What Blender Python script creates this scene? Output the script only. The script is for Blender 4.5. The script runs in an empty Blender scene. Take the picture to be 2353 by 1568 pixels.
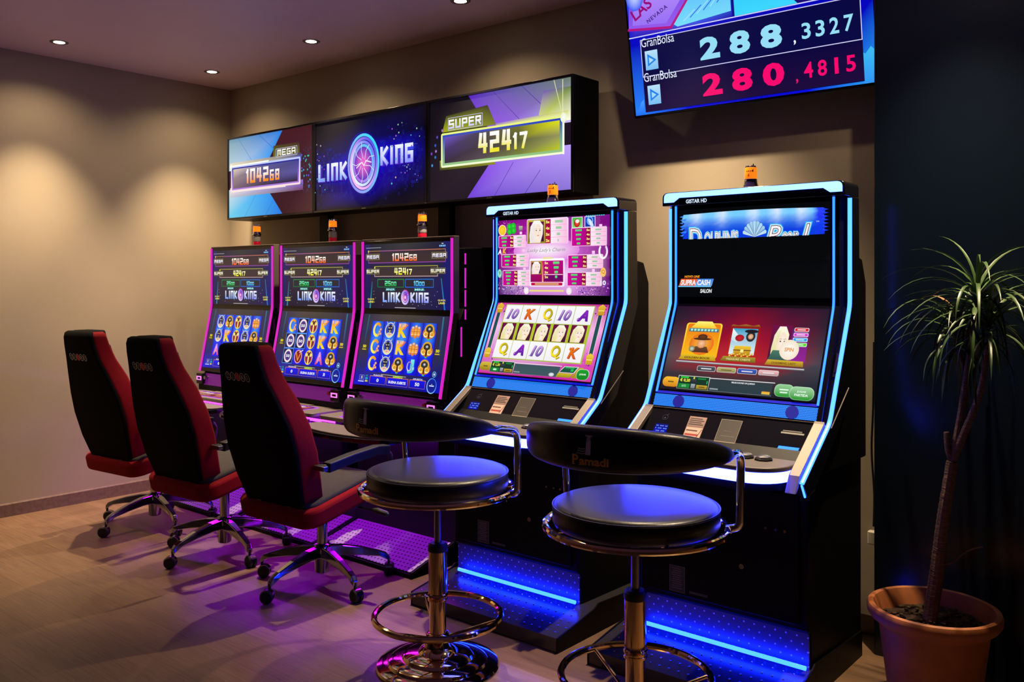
import bpy, math, random
from mathutils import Vector, Matrix
random.seed(7)
PI = math.pi
C = bpy.context.scene.collection
SC = bpy.context.scene

# ------------------------------------------------------------------ camera
cam_d = bpy.data.cameras.new('camera')
cam_d.sensor_width = 36.0
cam_d.lens = 36.0 * 2041.0 / 2353.0
cam_d.shift_y = -134.0 / 2353.0
cam_d.clip_start = 0.05
cam = bpy.data.objects.new('camera', cam_d)
C.objects.link(cam)
cam.location = (6.148, -3.879, 1.5)
cam.rotation_euler = (PI / 2, 0, math.atan(1723.5 / 2041.0))
SC.camera = cam

# ------------------------------------------------------------------ world, exposure
w = bpy.data.worlds.new('world')
SC.world = w
w.use_nodes = True
w.node_tree.nodes['Background'].inputs[0].default_value = (0.35, 0.3, 0.36, 1)
w.node_tree.nodes['Background'].inputs[1].default_value = 0.008
SC.view_settings.view_transform = 'Standard'
SC.view_settings.look = 'None'
SC.view_settings.gamma = 1.0
SC.view_settings.use_curve_mapping = False
SC.view_settings.exposure = 0.0
SPOT_W = 350.0
SPOT_COL = (1.0, 0.76, 0.47)

# ------------------------------------------------------------------ helpers
def lin(c):
    r = []
    for v in c[:3]:
        v = v / 255.0
        r.append(v / 12.92 if v <= 0.04045 else ((v + 0.055) / 1.055) ** 2.4)
    return tuple(r)

def lerp(a, b, t):
    return tuple(x + (y - x) * t for x, y in zip(a, b))

def mat(name, col, rough=0.5, metal=0.0, emit=None, es=0.0, spec=None, coat=0.0):
    m = bpy.data.materials.new(name)
    m.use_nodes = True
    b = m.node_tree.nodes['Principled BSDF']
    b.inputs['Base Color'].default_value = (*col, 1)
    b.inputs['Roughness'].default_value = rough
    b.inputs['Metallic'].default_value = metal
    if spec is not None:
        b.inputs['Specular IOR Level'].default_value = spec
    if coat:
        b.inputs['Coat Weight'].default_value = coat
    if emit:
        b.inputs['Emission Color'].default_value = (*emit, 1)
        b.inputs['Emission Strength'].default_value = es
    return m

def noisy(m, scale=(20, 20, 20), amount=0.25, bump=0.0, detail=4, bscale=None, rough_var=0.0):
    """vary base colour with noise and add bump, in object coordinates"""
    nt = m.node_tree
    b = nt.nodes['Principled BSDF']
    col = tuple(b.inputs['Base Color'].default_value)[:3]
    tc = nt.nodes.new('ShaderNodeTexCoord')
    mp = nt.nodes.new('ShaderNodeMapping')
    mp.inputs['Scale'].default_value = scale
    nz = nt.nodes.new('ShaderNodeTexNoise')
    nz.inputs['Scale'].default_value = 1.0
    nz.inputs['Detail'].default_value = detail
    nt.links.new(tc.outputs['Object'], mp.inputs['Vector'])
    nt.links.new(mp.outputs['Vector'], nz.inputs['Vector'])
    cr = nt.nodes.new('ShaderNodeValToRGB')
    cr.color_ramp.elements[0].position = 0.3
    cr.color_ramp.elements[1].position = 0.7
    cr.color_ramp.elements[0].color = (*[v * (1 - amount) for v in col], 1)
    cr.color_ramp.elements[1].color = (*[min(1, v * (1 + amount)) for v in col], 1)
    nt.links.new(nz.outputs['Fac'], cr.inputs['Fac'])
    nt.links.new(cr.outputs['Color'], b.inputs['Base Color'])
    if bump:
        bp = nt.nodes.new('ShaderNodeBump')
        bp.inputs['Strength'].default_value = bump
        bp.inputs['Distance'].default_value = 0.01
        if bscale:
            n2 = nt.nodes.new('ShaderNodeTexNoise')
            n2.inputs['Scale'].default_value = bscale
            n2.inputs['Detail'].default_value = 3
            nt.links.new(tc.outputs['Object'], n2.inputs['Vector'])
            nt.links.new(n2.outputs['Fac'], bp.inputs['Height'])
        else:
            nt.links.new(nz.outputs['Fac'], bp.inputs['Height'])
        nt.links.new(bp.outputs['Normal'], b.inputs['Normal'])
    return m

class MB:
    """collects shapes into one mesh"""
    def __init__(s, off=(0, 0, 0)):
        s.v = []; s.f = []; s.mi = []; s.sm = []
        s.o = Vector(off)
    def add(s, vs, fs, mi=0, smooth=False, M=None):
        n = len(s.v)
        for p in vs:
            p = Vector(p)
            if M is not None:
                p = M @ p
            s.v.append(tuple(p - s.o))
        for f in fs:
            s.f.append(tuple(i + n for i in f)); s.mi.append(mi); s.sm.append(smooth)
    def box(s, x0, x1, y0, y1, z0, z1, mi=0, M=None):
        vs = [(x, y, z) for z in (z0, z1) for y in (y0, y1) for x in (x0, x1)]
        fs = [(0, 2, 3, 1), (4, 5, 7, 6), (0, 1, 5, 4), (2, 6, 7, 3), (0, 4, 6, 2), (1, 3, 7, 5)]
        s.add(vs, fs, mi, False, M)
    def prism(s, poly, axis, a, b, mi=0, smooth=False, M=None):
        """poly: 2-D outline; axis 'x': poly is (y,z); 'y': (x,z); 'z': (x,y)"""
        def P(u, w, t):
            return {'x': (t, u, w), 'y': (u, t, w), 'z': (u, w, t)}[axis]
        n = len(poly)
        area = sum(poly[i][0] * poly[(i + 1) % n][1] - poly[(i + 1) % n][0] * poly[i][1] for i in range(n))
        if (area > 0) == (axis == 'y'):
            poly = poly[::-1]
        vs = [P(u, w, a) for u, w in poly] + [P(u, w, b) for u, w in poly]
        fs = [tuple(range(n))[::-1], tuple(range(n, 2 * n))] if b > a else [tuple(range(n)), tuple(range(n, 2 * n))[::-1]]
        for i in range(n):
            j = (i + 1) % n
            fs.append((i, j, n + j, n + i) if b > a else (i, n + i, n + j, j))
        s.add(vs, fs, mi, smooth, M)
    def rprism(s, x0, x1, y0, y1, z0, z1, r, axis='z', seg=6, mi=0, corners=(1, 1, 1, 1), M=None):
        """rounded rectangle prism; corners order (x0y0, x1y0, x1y1, x0y1) in the profile plane"""
        if axis == 'z': A, B, E = (x0, x1), (y0, y1), (z0, z1)
        elif axis == 'y': A, B, E = (x0, x1), (z0, z1), (y0, y1)
        else: A, B, E = (y0, y1), (z0, z1), (x0, x1)
        cs = [(A[0], B[0], 180, 1, 1), (A[1], B[0], 270, -1, 1), (A[1], B[1], 0, -1, -1), (A[0], B[1], 90, 1, -1)]
        pl = []
        for k, (cx, cy, a0, sx, sy) in enumerate(cs):
            if not corners[k]:
                pl.append((cx, cy)); continue
            for i in range(seg + 1):
                a = math.radians(a0 + 90.0 * i / seg)
                pl.append((cx + sx * r + r * math.cos(a), cy + sy * r + r * math.sin(a)))
        s.prism(pl, axis, E[0], E[1], mi, True, M)
    def cyl(s, p0, p1, r0, r1=None, seg=20, mi=0, caps=True):
        r1 = r0 if r1 is None else r1
        p0 = Vector(p0); p1 = Vector(p1)
        d = (p1 - p0).normalized()
        a = d.orthogonal().normalized(); b = d.cross(a)
        vs = []
        for p, r in ((p0, r0), (p1, r1)):
            for i in range(seg):
                t = 2 * PI * i / seg
                vs.append(p + (a * math.cos(t) + b * math.sin(t)) * r)
        fs = [(i, (i + 1) % seg, seg + (i + 1) % seg, seg + i) for i in range(seg)]
        if caps:
            fs += [tuple(range(seg))[::-1], tuple(range(seg, 2 * seg))]
        s.add(vs, fs, mi, True)
    def lathe(s, prof, c=(0, 0, 0), seg=40, mi=0, closed=False):
        """prof: (r, z) list bottom to top on the outside"""
        c = Vector(c)
        vs = []; fs = []
        n = len(prof)
        for r, z in prof:
            for i in range(seg):
                t = 2 * PI * i / seg
                vs.append(c + Vector((r * math.cos(t), r * math.sin(t), z)))
        for k in range(n - 1 + (1 if closed else 0)):
            k2 = (k + 1) % n
            for i in range(seg):
                j = (i + 1) % seg
                fs.append((k * seg + i, k * seg + j, k2 * seg + j, k2 * seg + i))
        if not closed:
            if prof[0][0] > 1e-6: fs.append(tuple(range(seg))[::-1])
            if prof[-1][0] > 1e-6: fs.append(tuple(range((n - 1) * seg, n * seg)))
        s.add(vs, fs, mi, True)
    def tube(s, pts, r, seg=10, mi=0, closed=False, caps=True):
        pts = [Vector(p) for p in pts]
        n = len(pts)
        rs = r if isinstance(r, (list, tuple)) else [r] * n
        vs = []; fs = []
        up = None
        for i, p in enumerate(pts):
            if closed:
                d = pts[(i + 1) % n] - pts[i - 1]
            else:
                d = pts[min(i + 1, n - 1)] - pts[max(i - 1, 0)]
            d.normalize()
            if up is None:
                up = d.orthogonal().normalized()
            up = (up - d * up.dot(d))
            if up.length < 1e-6: up = d.orthogonal()
            up.normalize()
            b = d.cross(up)
            for k in range(seg):
                t = 2 * PI * k / seg
                vs.append(p + (up * math.cos(t) + b * math.sin(t)) * rs[i])
        for i in range(n if closed else n - 1):
            j = (i + 1) % n
            for k in range(seg):
                l = (k + 1) % seg
                fs.append((i * seg + k, i * seg + l, j * seg + l, j * seg + k))
        if not closed and caps:
            fs.append(tuple(range(seg))[::-1]); fs.append(tuple(range((n - 1) * seg, n * seg)))
        s.add(vs, fs, mi, True)
    def ball(s, c, r, seg=14, mi=0, sz=1.0):
        pr = []
        for i in range(1, 9):
            a = -PI / 2 + PI * i / 9
            pr.append((r * math.cos(a), r * sz * math.sin(a)))
        s.lathe(pr, c, seg, mi)
    def loft(s, rings, mi=0, caps=True, smooth=True):
        n = len(rings[0]); vs = [p for r in rings for p in r]; fs = []
        for k in range(len(rings) - 1):
            for i in range(n):
                j = (i + 1) % n
                fs.append((k * n + i, k * n + j, (k + 1) * n + j, (k + 1) * n + i))
        if caps:
            fs.append(tuple(range(n))[::-1]); fs.append(tuple(range((len(rings) - 1) * n, len(rings) * n)))
        s.add(vs, fs, mi, smooth)
    def build(s, name, mats, parent=None, bevel=0.0, angle=35, subsurf=0, bseg=2):
        me = bpy.data.meshes.new(name)
        me.from_pydata(s.v, [], s.f)
        mats = mats if isinstance(mats, (list, tuple)) else [mats]
        for m in mats: me.materials.append(m)
        for p, mi, sm in zip(me.polygons, s.mi, s.sm):
            p.material_index = mi; p.use_smooth = sm
        me.update()
        if any(s.sm):
            me.set_sharp_from_angle(angle=math.radians(angle))
        o = bpy.data.objects.new(name, me)
        C.objects.link(o)
        if parent: o.parent = parent
        if bevel:
            b = o.modifiers.new('bevel', 'BEVEL'); b.width = bevel; b.segments = bseg; b.limit_method = 'ANGLE'; b.angle_limit = math.radians(40)
            b.harden_normals = False
        if subsurf:
            q = o.modifiers.new('sub', 'SUBSURF'); q.levels = subsurf; q.render_levels = subsurf
        return o

def thing(name, label, cat, loc=(0, 0, 0), rz=0, group=None):
    o = bpy.data.objects.new(name, None)
    C.objects.link(o)
    o.location = loc; o.rotation_euler = (0, 0, rz)
    o.empty_display_size = 0.1
    o['label'] = label; o['category'] = cat
    if group: o['group'] = group
    return o

def tag(o, label, cat, group=None):
    o['label'] = label; o['category'] = cat
    if group: o['group'] = group
    return o

def struct(o):
    o['kind'] = 'structure'
    return o

def copy_tree(o, parent=None):
    c = o.copy(); C.objects.link(c)
    if parent: c.parent = parent
    for ch in list(o.children):
        copy_tree(ch, c)
    return c

def arc(cx, cy, r, a0, a1, n):
    return [(cx + r * math.cos(math.radians(a0 + (a1 - a0) * i / n)), cy + r * math.sin(math.radians(a0 + (a1 - a0) * i / n))) for i in range(n + 1)]

def fillet(pts, r, n=5):
    """round the inner corners of a 3-D polyline"""
    pts = [Vector(p) for p in pts]
    out = [pts[0]]
    for i in range(1, len(pts) - 1):
        a, b, c = pts[i - 1], pts[i], pts[i + 1]
        k = min(r, (a - b).length * 0.49, (c - b).length * 0.49)
        p = b + (a - b).normalized() * k; q = b + (c - b).normalized() * k
        for j in range(n + 1):
            t = j / n
            out.append(p * (1 - t) ** 2 + b * 2 * t * (1 - t) + q * t * t)
    out.append(pts[-1])
    return out

# ------------------------------------------------------------------ lettering
_tcache = {}
def text_tris(s, bold=0.0, shear=0.0, space=1.0):
    key = (s, bold, shear, space)
    if key in _tcache: return _tcache[key]
    cu = bpy.data.curves.new('lettering', 'FONT')
    cu.body = s; cu.size = 1.0; cu.offset = bold; cu.shear = shear; cu.space_character = space
    cu.resolution_u = 3
    ob = bpy.data.objects.new('lettering', cu)
    C.objects.link(ob)
    dg = bpy.context.evaluated_depsgraph_get()
    ev = ob.evaluated_get(dg)
    me = ev.to_mesh()
    vs = [(v.co.x, v.co.y) for v in me.vertices]
    fs = [tuple(p.vertices) for p in me.polygons]
    ev.to_mesh_clear()
    bpy.data.objects.remove(ob); bpy.data.curves.remove(cu)
    xs = [p[0] for p in vs]; ys = [p[1] for p in vs]
    bb = (min(xs), max(xs), min(ys), max(ys)) if vs else (0, 1, 0, 1)
    _tcache[key] = (vs, fs, bb)
    return _tcache[key]

# angular strokes for the display lettering, on a unit box
TECH = {
 '0': [[(0,0),(1,0),(1,1),(0,1),(0,0)]], '1': [[(.3,.85),(.62,1),(.62,0)]],
 '2': [[(0,1),(1,1),(1,.5),(0,.5),(0,0),(1,0)]], '4': [[(.15,1),(0,.35),(1,.35)],[(.8,1),(.8,0)]],
 '5': [[(1,1),(0,1),(0,.5),(1,.5),(1,0),(0,0)]], '6': [[(1,1),(0,1),(0,0),(1,0),(1,.5),(0,.5)]],
 '7': [[(0,1),(1,1),(.4,0)]], '8': [[(0,0),(1,0),(1,1),(0,1),(0,0)],[(0,.5),(1,.5)]],
 'L': [[(0,1),(0,0),(1,0)]], 'I': [[(.5,1),(.5,0)]], 'N': [[(0,0),(0,1),(1,1),(1,0)]],
 'K': [[(0,1),(0,0)],[(1,1),(.1,.48),(1,0)]], 'G': [[(1,1),(0,1),(0,0),(1,0),(1,.5),(.5,.5)]],
 'M': [[(0,0),(0,1),(1,1),(1,0)],[(.5,1),(.5,.2)]], 'E': [[(1,1),(0,1),(0,0),(1,0)],[(0,.5),(.9,.5)]],
 'A': [[(0,0),(0,1),(1,1),(1,0)],[(0,.42),(1,.42)]], 'S': [[(1,1),(0,1),(0,.5),(1,.5),(1,0),(0,0)]],
 'U': [[(0,1),(0,0),(1,0),(1,1)]], 'P': [[(0,0),(0,1),(1,1),(1,.45),(0,.45)]],
 'R': [[(0,0),(0,1),(1,1),(1,.48),(0,.48)],[(.55,.48),(1,0)]], 'O': [[(0,0),(1,0),(1,1),(0,1),(0,0)]],
}

class Canvas:
    """flat coloured shapes laid over one another on a screen, a sticker or a sign; colours per corner"""
    def __init__(s, fn, step=0.00004):
        s.fn = fn; s.v = []; s.f = []; s.c = []; s.z = 0.0; s.step = step
    def tri(s, pts, faces, cols):
        n = len(s.v)
        for (u, w) in pts: s.v.append(s.fn(u, w, s.z))
        for f in faces:
            s.f.append(tuple(i + n for i in f)); s.c.append([cols[i] for i in f])
        s.z += s.step
    def poly(s, pts, col, col2=None, vert=True):
        if col2 is None: cols = [lin(col)] * len(pts)
        else:
            k = 1 if vert else 0
            a = min(p[k] for p in pts); b = max(p[k] for p in pts)
            cols = [lerp(lin(col2), lin(col), (p[k] - a) / max(1e-9, b - a)) for p in pts]
        s.tri(pts, [tuple(range(len(pts)))], cols)
    def rect(s, x0, y0, x1, y1, col, col2=None, vert=True):
        s.poly([(x0, y0), (x1, y0), (x1, y1), (x0, y1)], col, col2, vert)
    def quad4(s, pts, cols):
        s.tri(pts, [(0, 1, 2, 3)], [lin(c) for c in cols])
    def grid(s, x0, y0, x1, y1, rows):
        """rows bottom to top of colours left to right"""
        ny = len(rows); nx = len(rows[0])
        pts = [(x0 + (x1 - x0) * i / (nx - 1), y0 + (y1 - y0) * j / (ny - 1)) for j in range(ny) for i in range(nx)]
        cols = [lin(c) for r in rows for c in r]
        fs = [(j * nx + i, j * nx + i + 1, (j + 1) * nx + i + 1, (j + 1) * nx + i) for j in range(ny - 1) for i in range(nx - 1)]
        s.tri(pts, fs, cols)
    def rrect(s, x0, y0, x1, y1, r, col, col2=None):
        pts = arc(x1 - r, y1 - r, r, 0, 90, 4) + arc(x0 + r, y1 - r, r, 90, 180, 4) + arc(x0 + r, y0 + r, r, 180, 270, 4) + arc(x1 - r, y0 + r, r, 270, 360, 4)
        s.poly(pts, col, col2)
    def frame(s, x0, y0, x1, y1, t, col, col2=None):
        c2 = col2 or col
        s.rect(x0, y1 - t, x1, y1, col); s.rect(x0, y0, x1, y0 + t, c2)
        s.rect(x0, y0 + t, x0 + t, y1 - t, col, c2); s.rect(x1 - t, y0 + t, x1, y1 - t, col, c2)
    def ell(s, cx, cy, rx, ry, col, col2=None, n=22, rot=0.0):
        """col centre, col2 edge"""
        ca, sa = math.cos(rot), math.sin(rot)
        pts = [(cx, cy)]
        for i in range(n):
            a = 2 * PI * i / n
            x, y = rx * math.cos(a), ry * math.sin(a)
            pts.append((cx + x * ca - y * sa, cy + x * sa + y * ca))
        cols = [lin(col)] + [lin(col2 or col)] * n
        s.tri(pts, [(0, 1 + i, 1 + (i + 1) % n) for i in range(n)], cols)
    def ring(s, cx, cy, rx, ry, t, col, col2=None, n=28, a0=0, a1=360, rot=0.0):
        pts = []; cols = []; fs = []
        ca, sa = math.cos(rot), math.sin(rot)
        for i in range(n + 1):
            a = math.radians(a0 + (a1 - a0) * i / n)
            k = math.cos(a - 0.8) * 0.5 + 0.5
            c = lerp(lin(col), lin(col2 or col), k)
            for q in (1.0, 0.0):
                x = (rx - t * q) * math.cos(a); y = (ry - t * q) * math.sin(a)
                pts.append((cx + x * ca - y * sa, cy + x * sa + y * ca)); cols.append(c)
        fs = [(2 * i, 2 * i + 1, 2 * i + 3, 2 * i + 2) for i in range(n)]
        s.tri(pts, fs, cols)
    def line(s, pts, t, col, col2=None):
        P = []; F = []; K = []
        for i in range(len(pts) - 1):
            (x0, y0), (x1, y1) = pts[i], pts[i + 1]
            L = math.hypot(x1 - x0, y1 - y0) or 1
            dx, dy = (x1 - x0) / L * t / 2, (y1 - y0) / L * t / 2
            n = len(P)
            P += [(x0 - dx - dy, y0 - dy + dx), (x0 - dx + dy, y0 - dy - dx), (x1 + dx + dy, y1 + dy - dx), (x1 + dx - dy, y1 + dy + dx)]
            F.append((n, n + 1, n + 2, n + 3))
        K = [lin(col)] * len(P)
        s.tri(P, F, K)
    def text(s, t, x, y, h, col, col2=None, w=None, align='c', bold=0.0, shear=0.0, space=1.0, ref=None):
        """baseline box: y is the bottom and h the height of the lettering; fitted to width w when given"""
        vs, fs, bb = text_tris(t, bold, shear, space)
        if ref is not None: bb = text_tris(t, ref, shear, space)[2]
        k = h / max(1e-6, bb[3] - bb[2])
        kx = k if w is None else w / max(1e-6, bb[1] - bb[0])
        W = (bb[1] - bb[0]) * kx
        ox = {'c': x - W / 2, 'l': x, 'r': x - W}[align]
        pts = [(ox + (px - bb[0]) * kx, y + (py - bb[2]) * k) for px, py in vs]
        if col2 is None: cols = [lin(col)] * len(pts)
        else: cols = [lerp(lin(col2), lin(col), (p[1] - y) / h) for p in pts]
        s.tri(pts, fs, cols)
    def tech(s, t, x, y, h, col, col2=None, cw=None, gap=0.3, th=0.2, align='c', shear=0.0, small=None, small_k=0.62):
        """angular display lettering; the last `small` characters are smaller"""
        cw = cw or h * 0.62
        n = len(t); sizes = [(small_k if small and i >= n - small else 1.0) for i in range(n)]
        wd = [(0.45 if ch in 'I1' else 1.0) * cw * z for ch, z in zip(t, sizes)]
        W = sum(wd) + gap * cw * (n - 1)
        ox = {'c': x - W / 2, 'l': x, 'r': x - W}[align]
        P = []; F = []
        for ch, cwid, z in zip(t, wd, sizes):
            hh = h * z; tt = th * h * z
            if ch == ' ':
                ox += cwid + gap * cw; continue
            for st in TECH[ch]:
                q = [(ox + tt / 2 + px * (cwid - tt), y + tt / 2 + py * (hh - tt)) for px, py in st]
                if ch == '1': q = [(ox + cwid * (px - 0.1), y + tt / 2 + py * (hh - tt)) for px, py in st]
                if ch == 'I': q = [(ox + cwid * .5, y + tt / 2 + py * (hh - tt)) for px, py in st]
                for i in range(len(q) - 1):
                    (x0, y0), (x1, y1) = q[i], q[i + 1]
                    L = math.hypot(x1 - x0, y1 - y0) or 1
                    dx, dy = (x1 - x0) / L * tt / 2, (y1 - y0) / L * tt / 2
                    m = len(P)
                    P += [(x0 - dx - dy, y0 - dy + dx), (x0 - dx + dy, y0 - dy - dx), (x1 + dx + dy, y1 + dy - dx), (x1 + dx - dy, y1 + dy + dx)]
                    F.append((m, m + 1, m + 2, m + 3))
            ox += cwid + gap * cw
        P = [(px + shear * (py - y), py) for px, py in P]
        c2 = col2 or col
        def shade(py):
            q = min(1, max(0, (py - y) / h))
            return lerp(lin(c2), lin(col), min(1, max(0, (q - 0.25) / 0.35)))
        s.tri(P, F, [shade(p[1]) for p in P])
    def build(s, name, m, parent=None):
        me = bpy.data.meshes.new(name)
        me.from_pydata(s.v, [], s.f)
        at = me.color_attributes.new('Col', 'FLOAT_COLOR', 'CORNER')
        flat = []
        for cs in s.c:
            for c in cs: flat += [c[0], c[1], c[2], 1.0]
        at.data.foreach_set('color', flat)
        me.materials.append(m)
        me.update()
        o = bpy.data.objects.new(name, me)
        C.objects.link(o)
        if parent: o.parent = parent
        return o

def plane_fn(origin, u, v):
    """map canvas metres to 3-D: u, v are unit vectors, the third axis comes out of the face"""
    o = Vector(origin); u = Vector(u).normalized(); v = Vector(v).normalized(); n = u.cross(v)
    return lambda a, b, z: tuple(o + u * a + v * b + n * z)

# ------------------------------------------------------------------ materials
def screen_mat(name, strength=1.0, rough=0.12, spec=0.5):
    m = mat(name, (0.004, 0.004, 0.005), rough, spec=spec)
    nt = m.node_tree; b = nt.nodes['Principled BSDF']
    a = nt.nodes.new('ShaderNodeVertexColor'); a.layer_name = 'Col'
    nt.links.new(a.outputs['Color'], b.inputs['Emission Color'])
    b.inputs['Emission Strength'].default_value = strength
    return m
def print_mat(name, rough=0.5):
    m = mat(name, (0.5, 0.5, 0.5), rough)
    nt = m.node_tree; b = nt.nodes['Principled BSDF']
    a = nt.nodes.new('ShaderNodeVertexColor'); a.layer_name = 'Col'
    nt.links.new(a.outputs['Color'], b.inputs['Base Color'])
    return m

M_SCREEN = screen_mat('lit_display', spec=0.28)
M_PRINT = print_mat('printed_label')
M_WALL = noisy(mat('beige_wall_paint', (0.36, 0.295, 0.215), 0.75), (3, 3, 3), 0.03, 0.035, 3, 160)
M_CEIL = noisy(mat('ceiling_paint', (0.66, 0.50, 0.60), 0.5), (2, 2, 2), 0.03, 0.05, 3, 120)
M_PANEL = mat('glossy_dark_wall', (0.003, 0.006, 0.013), 0.2)
M_BASE = noisy(mat('brown_baseboard', (0.16, 0.10, 0.075), 0.4), (2, 40, 40), 0.2)
M_BLACK = noisy(mat('black_cabinet', (0.002, 0.0018, 0.0026), 0.45, spec=0.12), (8, 8, 8), 0.1)
M_GLOSS = mat('gloss_black', (0.004, 0.004, 0.006), 0.12)
M_DARK = mat('dark_plastic', (0.008, 0.008, 0.009), 0.5, spec=0.35)
M_SILVER = mat('satin_silver', (0.125, 0.100, 0.082), 0.45, 0.2)
M_DECK = noisy(mat('grey_brown_deck', (0.115, 0.095, 0.088), 0.45), (30, 30, 30), 0.06)
M_CHROME = mat('chrome', (0.78, 0.77, 0.76), 0.07, 1.0)
M_CHROMED = mat('dark_chrome', (0.42, 0.42, 0.44), 0.12, 1.0)
M_GOLD = mat('warm_polished_metal', (0.85, 0.60, 0.27), 0.07, 1.0)
M_STEEL = mat('brushed_steel', (0.34, 0.33, 0.34), 0.3, 1.0)
M_LEATHER = noisy(mat('black_vinyl', (0.008, 0.008, 0.010), 0.34, spec=0.55), (140, 140, 140), 0.15, 0.05)
M_FABRIC = noisy(mat('black_fabric', (0.0035, 0.0035, 0.0035), 0.95, spec=0.1), (300, 300, 300), 0.3, 0.2)
M_RED = noisy(mat('red_fabric', (0.20, 0.002, 0.007), 0.9, spec=0.15), (300, 300, 300), 0.25, 0.2)
M_SEAT = noisy(mat('charcoal_fabric', (0.045, 0.042, 0.040), 0.95, spec=0.15), (300, 300, 300), 0.3, 0.2)
M_RUBBER = mat('black_rubber', (0.008, 0.008, 0.008), 0.5)
M_TERRA = noisy(mat('terracotta', (0.36, 0.11, 0.03), 0.62), (9, 9, 9), 0.2, 0.1, 4)
M_SOIL = noisy(mat('potting_soil', (0.045, 0.027, 0.015), 0.95, spec=0.15), (60, 60, 60), 0.6, 1.0)
M_BARK = noisy(mat('plant_bark', (0.15, 0.085, 0.06), 0.85), (40, 40, 160), 0.35, 0.6)
M_LEAF = noisy(mat('strap_leaf', (0.035, 0.075, 0.014), 0.4), (6, 6, 6), 0.35)
M_TIP = mat('dry_leaf', (0.30, 0.14, 0.05), 0.6)
def glow(name, rgb, s, k=0.02):
    return mat(name, (k, k, k), 0.4, emit=rgb, es=s)
M_BLUE = glow('blue_light_strip', (0.012, 0.06, 1.0), 13.0)
M_BLUEHOT = glow('pale_blue_light', (0.07, 0.16, 1.0), 8.0)
M_BUMPER = glow('bumper_light', (0.015, 0.023, 1.0), 72.0)
M_CYAN = glow('cyan_light_strip', (0.012, 0.12, 1.0), 4.0)
M_FOOT = glow('blue_floor_light', (0.002, 0.011, 1.0), 62.0)
M_PINK = glow('pink_light_strip', (0.70, 0.010, 0.52), 1.05)
M_PURPLE = glow('purple_light', (0.46, 0.003, 1.0), 66.0)
M_VIOLET = glow('violet_outline', (0.55, 0.06, 0.95), 1.1)
M_MAGSLOT = glow('pink_slot_light', (1.0, 0.22, 0.85), 1.3)
M_AMBER = mat('amber_lens', (0.9, 0.2, 0.01), 0.15, emit=(1.0, 0.17, 0.006), es=1.15)
M_REDLENS = mat('red_lens', (0.5, 0.01, 0.03), 0.12, emit=(0.8, 0.01, 0.04), es=0.12)
M_SMOKE = mat('grey_lens', (0.35, 0.32, 0.33), 0.15)
M_LAMP = glow('lamp_lens', (1.0, 0.87, 0.68), 22.0)

def floor_mat():
    m = mat('brown_laminate', (0.2, 0.14, 0.1), 0.42)
    nt = m.node_tree; b = nt.nodes['Principled BSDF']
    tc = nt.nodes.new('ShaderNodeTexCoord')
    def noise(scale, det, rotz=0.0):
        mp = nt.nodes.new('ShaderNodeMapping'); mp.inputs['Scale'].default_value = scale; mp.inputs['Rotation'].default_value = (0, 0, rotz)
        n = nt.nodes.new('ShaderNodeTexNoise'); n.inputs['Scale'].default_value = 1; n.inputs['Detail'].default_value = det
        nt.links.new(tc.outputs['Object'], mp.inputs['Vector']); nt.links.new(mp.outputs['Vector'], n.inputs['Vector'])
        return n
    n1 = noise((5, 130, 1), 5)
    n2 = noise((1.2, 6, 1), 3)
    br = nt.nodes.new('ShaderNodeTexBrick')
    br.inputs['Scale'].default_value = 1.0; br.inputs['Brick Width'].default_value = 1.3; br.inputs['Row Height'].default_value = 0.19
    br.inputs['Mortar Size'].default_value = 0.0015; br.offset = 0.37
    br.inputs['Color1'].default_value = (0.9, 0.9, 0.9, 1); br.inputs['Color2'].default_value = (1.0, 1.0, 1.0, 1); br.inputs['Mortar'].default_value = (0.6, 0.6, 0.6, 1)
    nt.links.new(tc.outputs['Object'], br.inputs['Vector'])
    mx = nt.nodes.new('ShaderNodeMixRGB'); mx.blend_type = 'MIX'; mx.inputs['Fac'].default_value = 0.45
    nt.links.new(n1.outputs['Fac'], mx.inputs['Color1']); nt.links.new(n2.outputs['Fac'], mx.inputs['Color2'])
    cr = nt.nodes.new('ShaderNodeValToRGB')
    cr.color_ramp.elements[0].position = 0.3; cr.color_ramp.elements[1].position = 0.72
    cr.color_ramp.elements[0].color = (0.115, 0.060, 0.032, 1); cr.color_ramp.elements[1].color = (0.25, 0.147, 0.085, 1)
    nt.links.new(mx.outputs['Color'], cr.inputs['Fac'])
    ml = nt.nodes.new('ShaderNodeMixRGB'); ml.blend_type = 'MULTIPLY'; ml.inputs['Fac'].default_value = 1
    nt.links.new(cr.outputs['Color'], ml.inputs['Color1']); nt.links.new(br.outputs['Color'], ml.inputs['Color2'])
    nt.links.new(ml.outputs['Color'], b.inputs['Base Color'])
    bp = nt.nodes.new('ShaderNodeBump'); bp.inputs['Strength'].default_value = 0.15; bp.inputs['Distance'].default_value = 0.005
    nt.links.new(n1.outputs['Fac'], bp.inputs['Height']); nt.links.new(bp.outputs['Normal'], b.inputs['Normal'])
    return m

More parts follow.
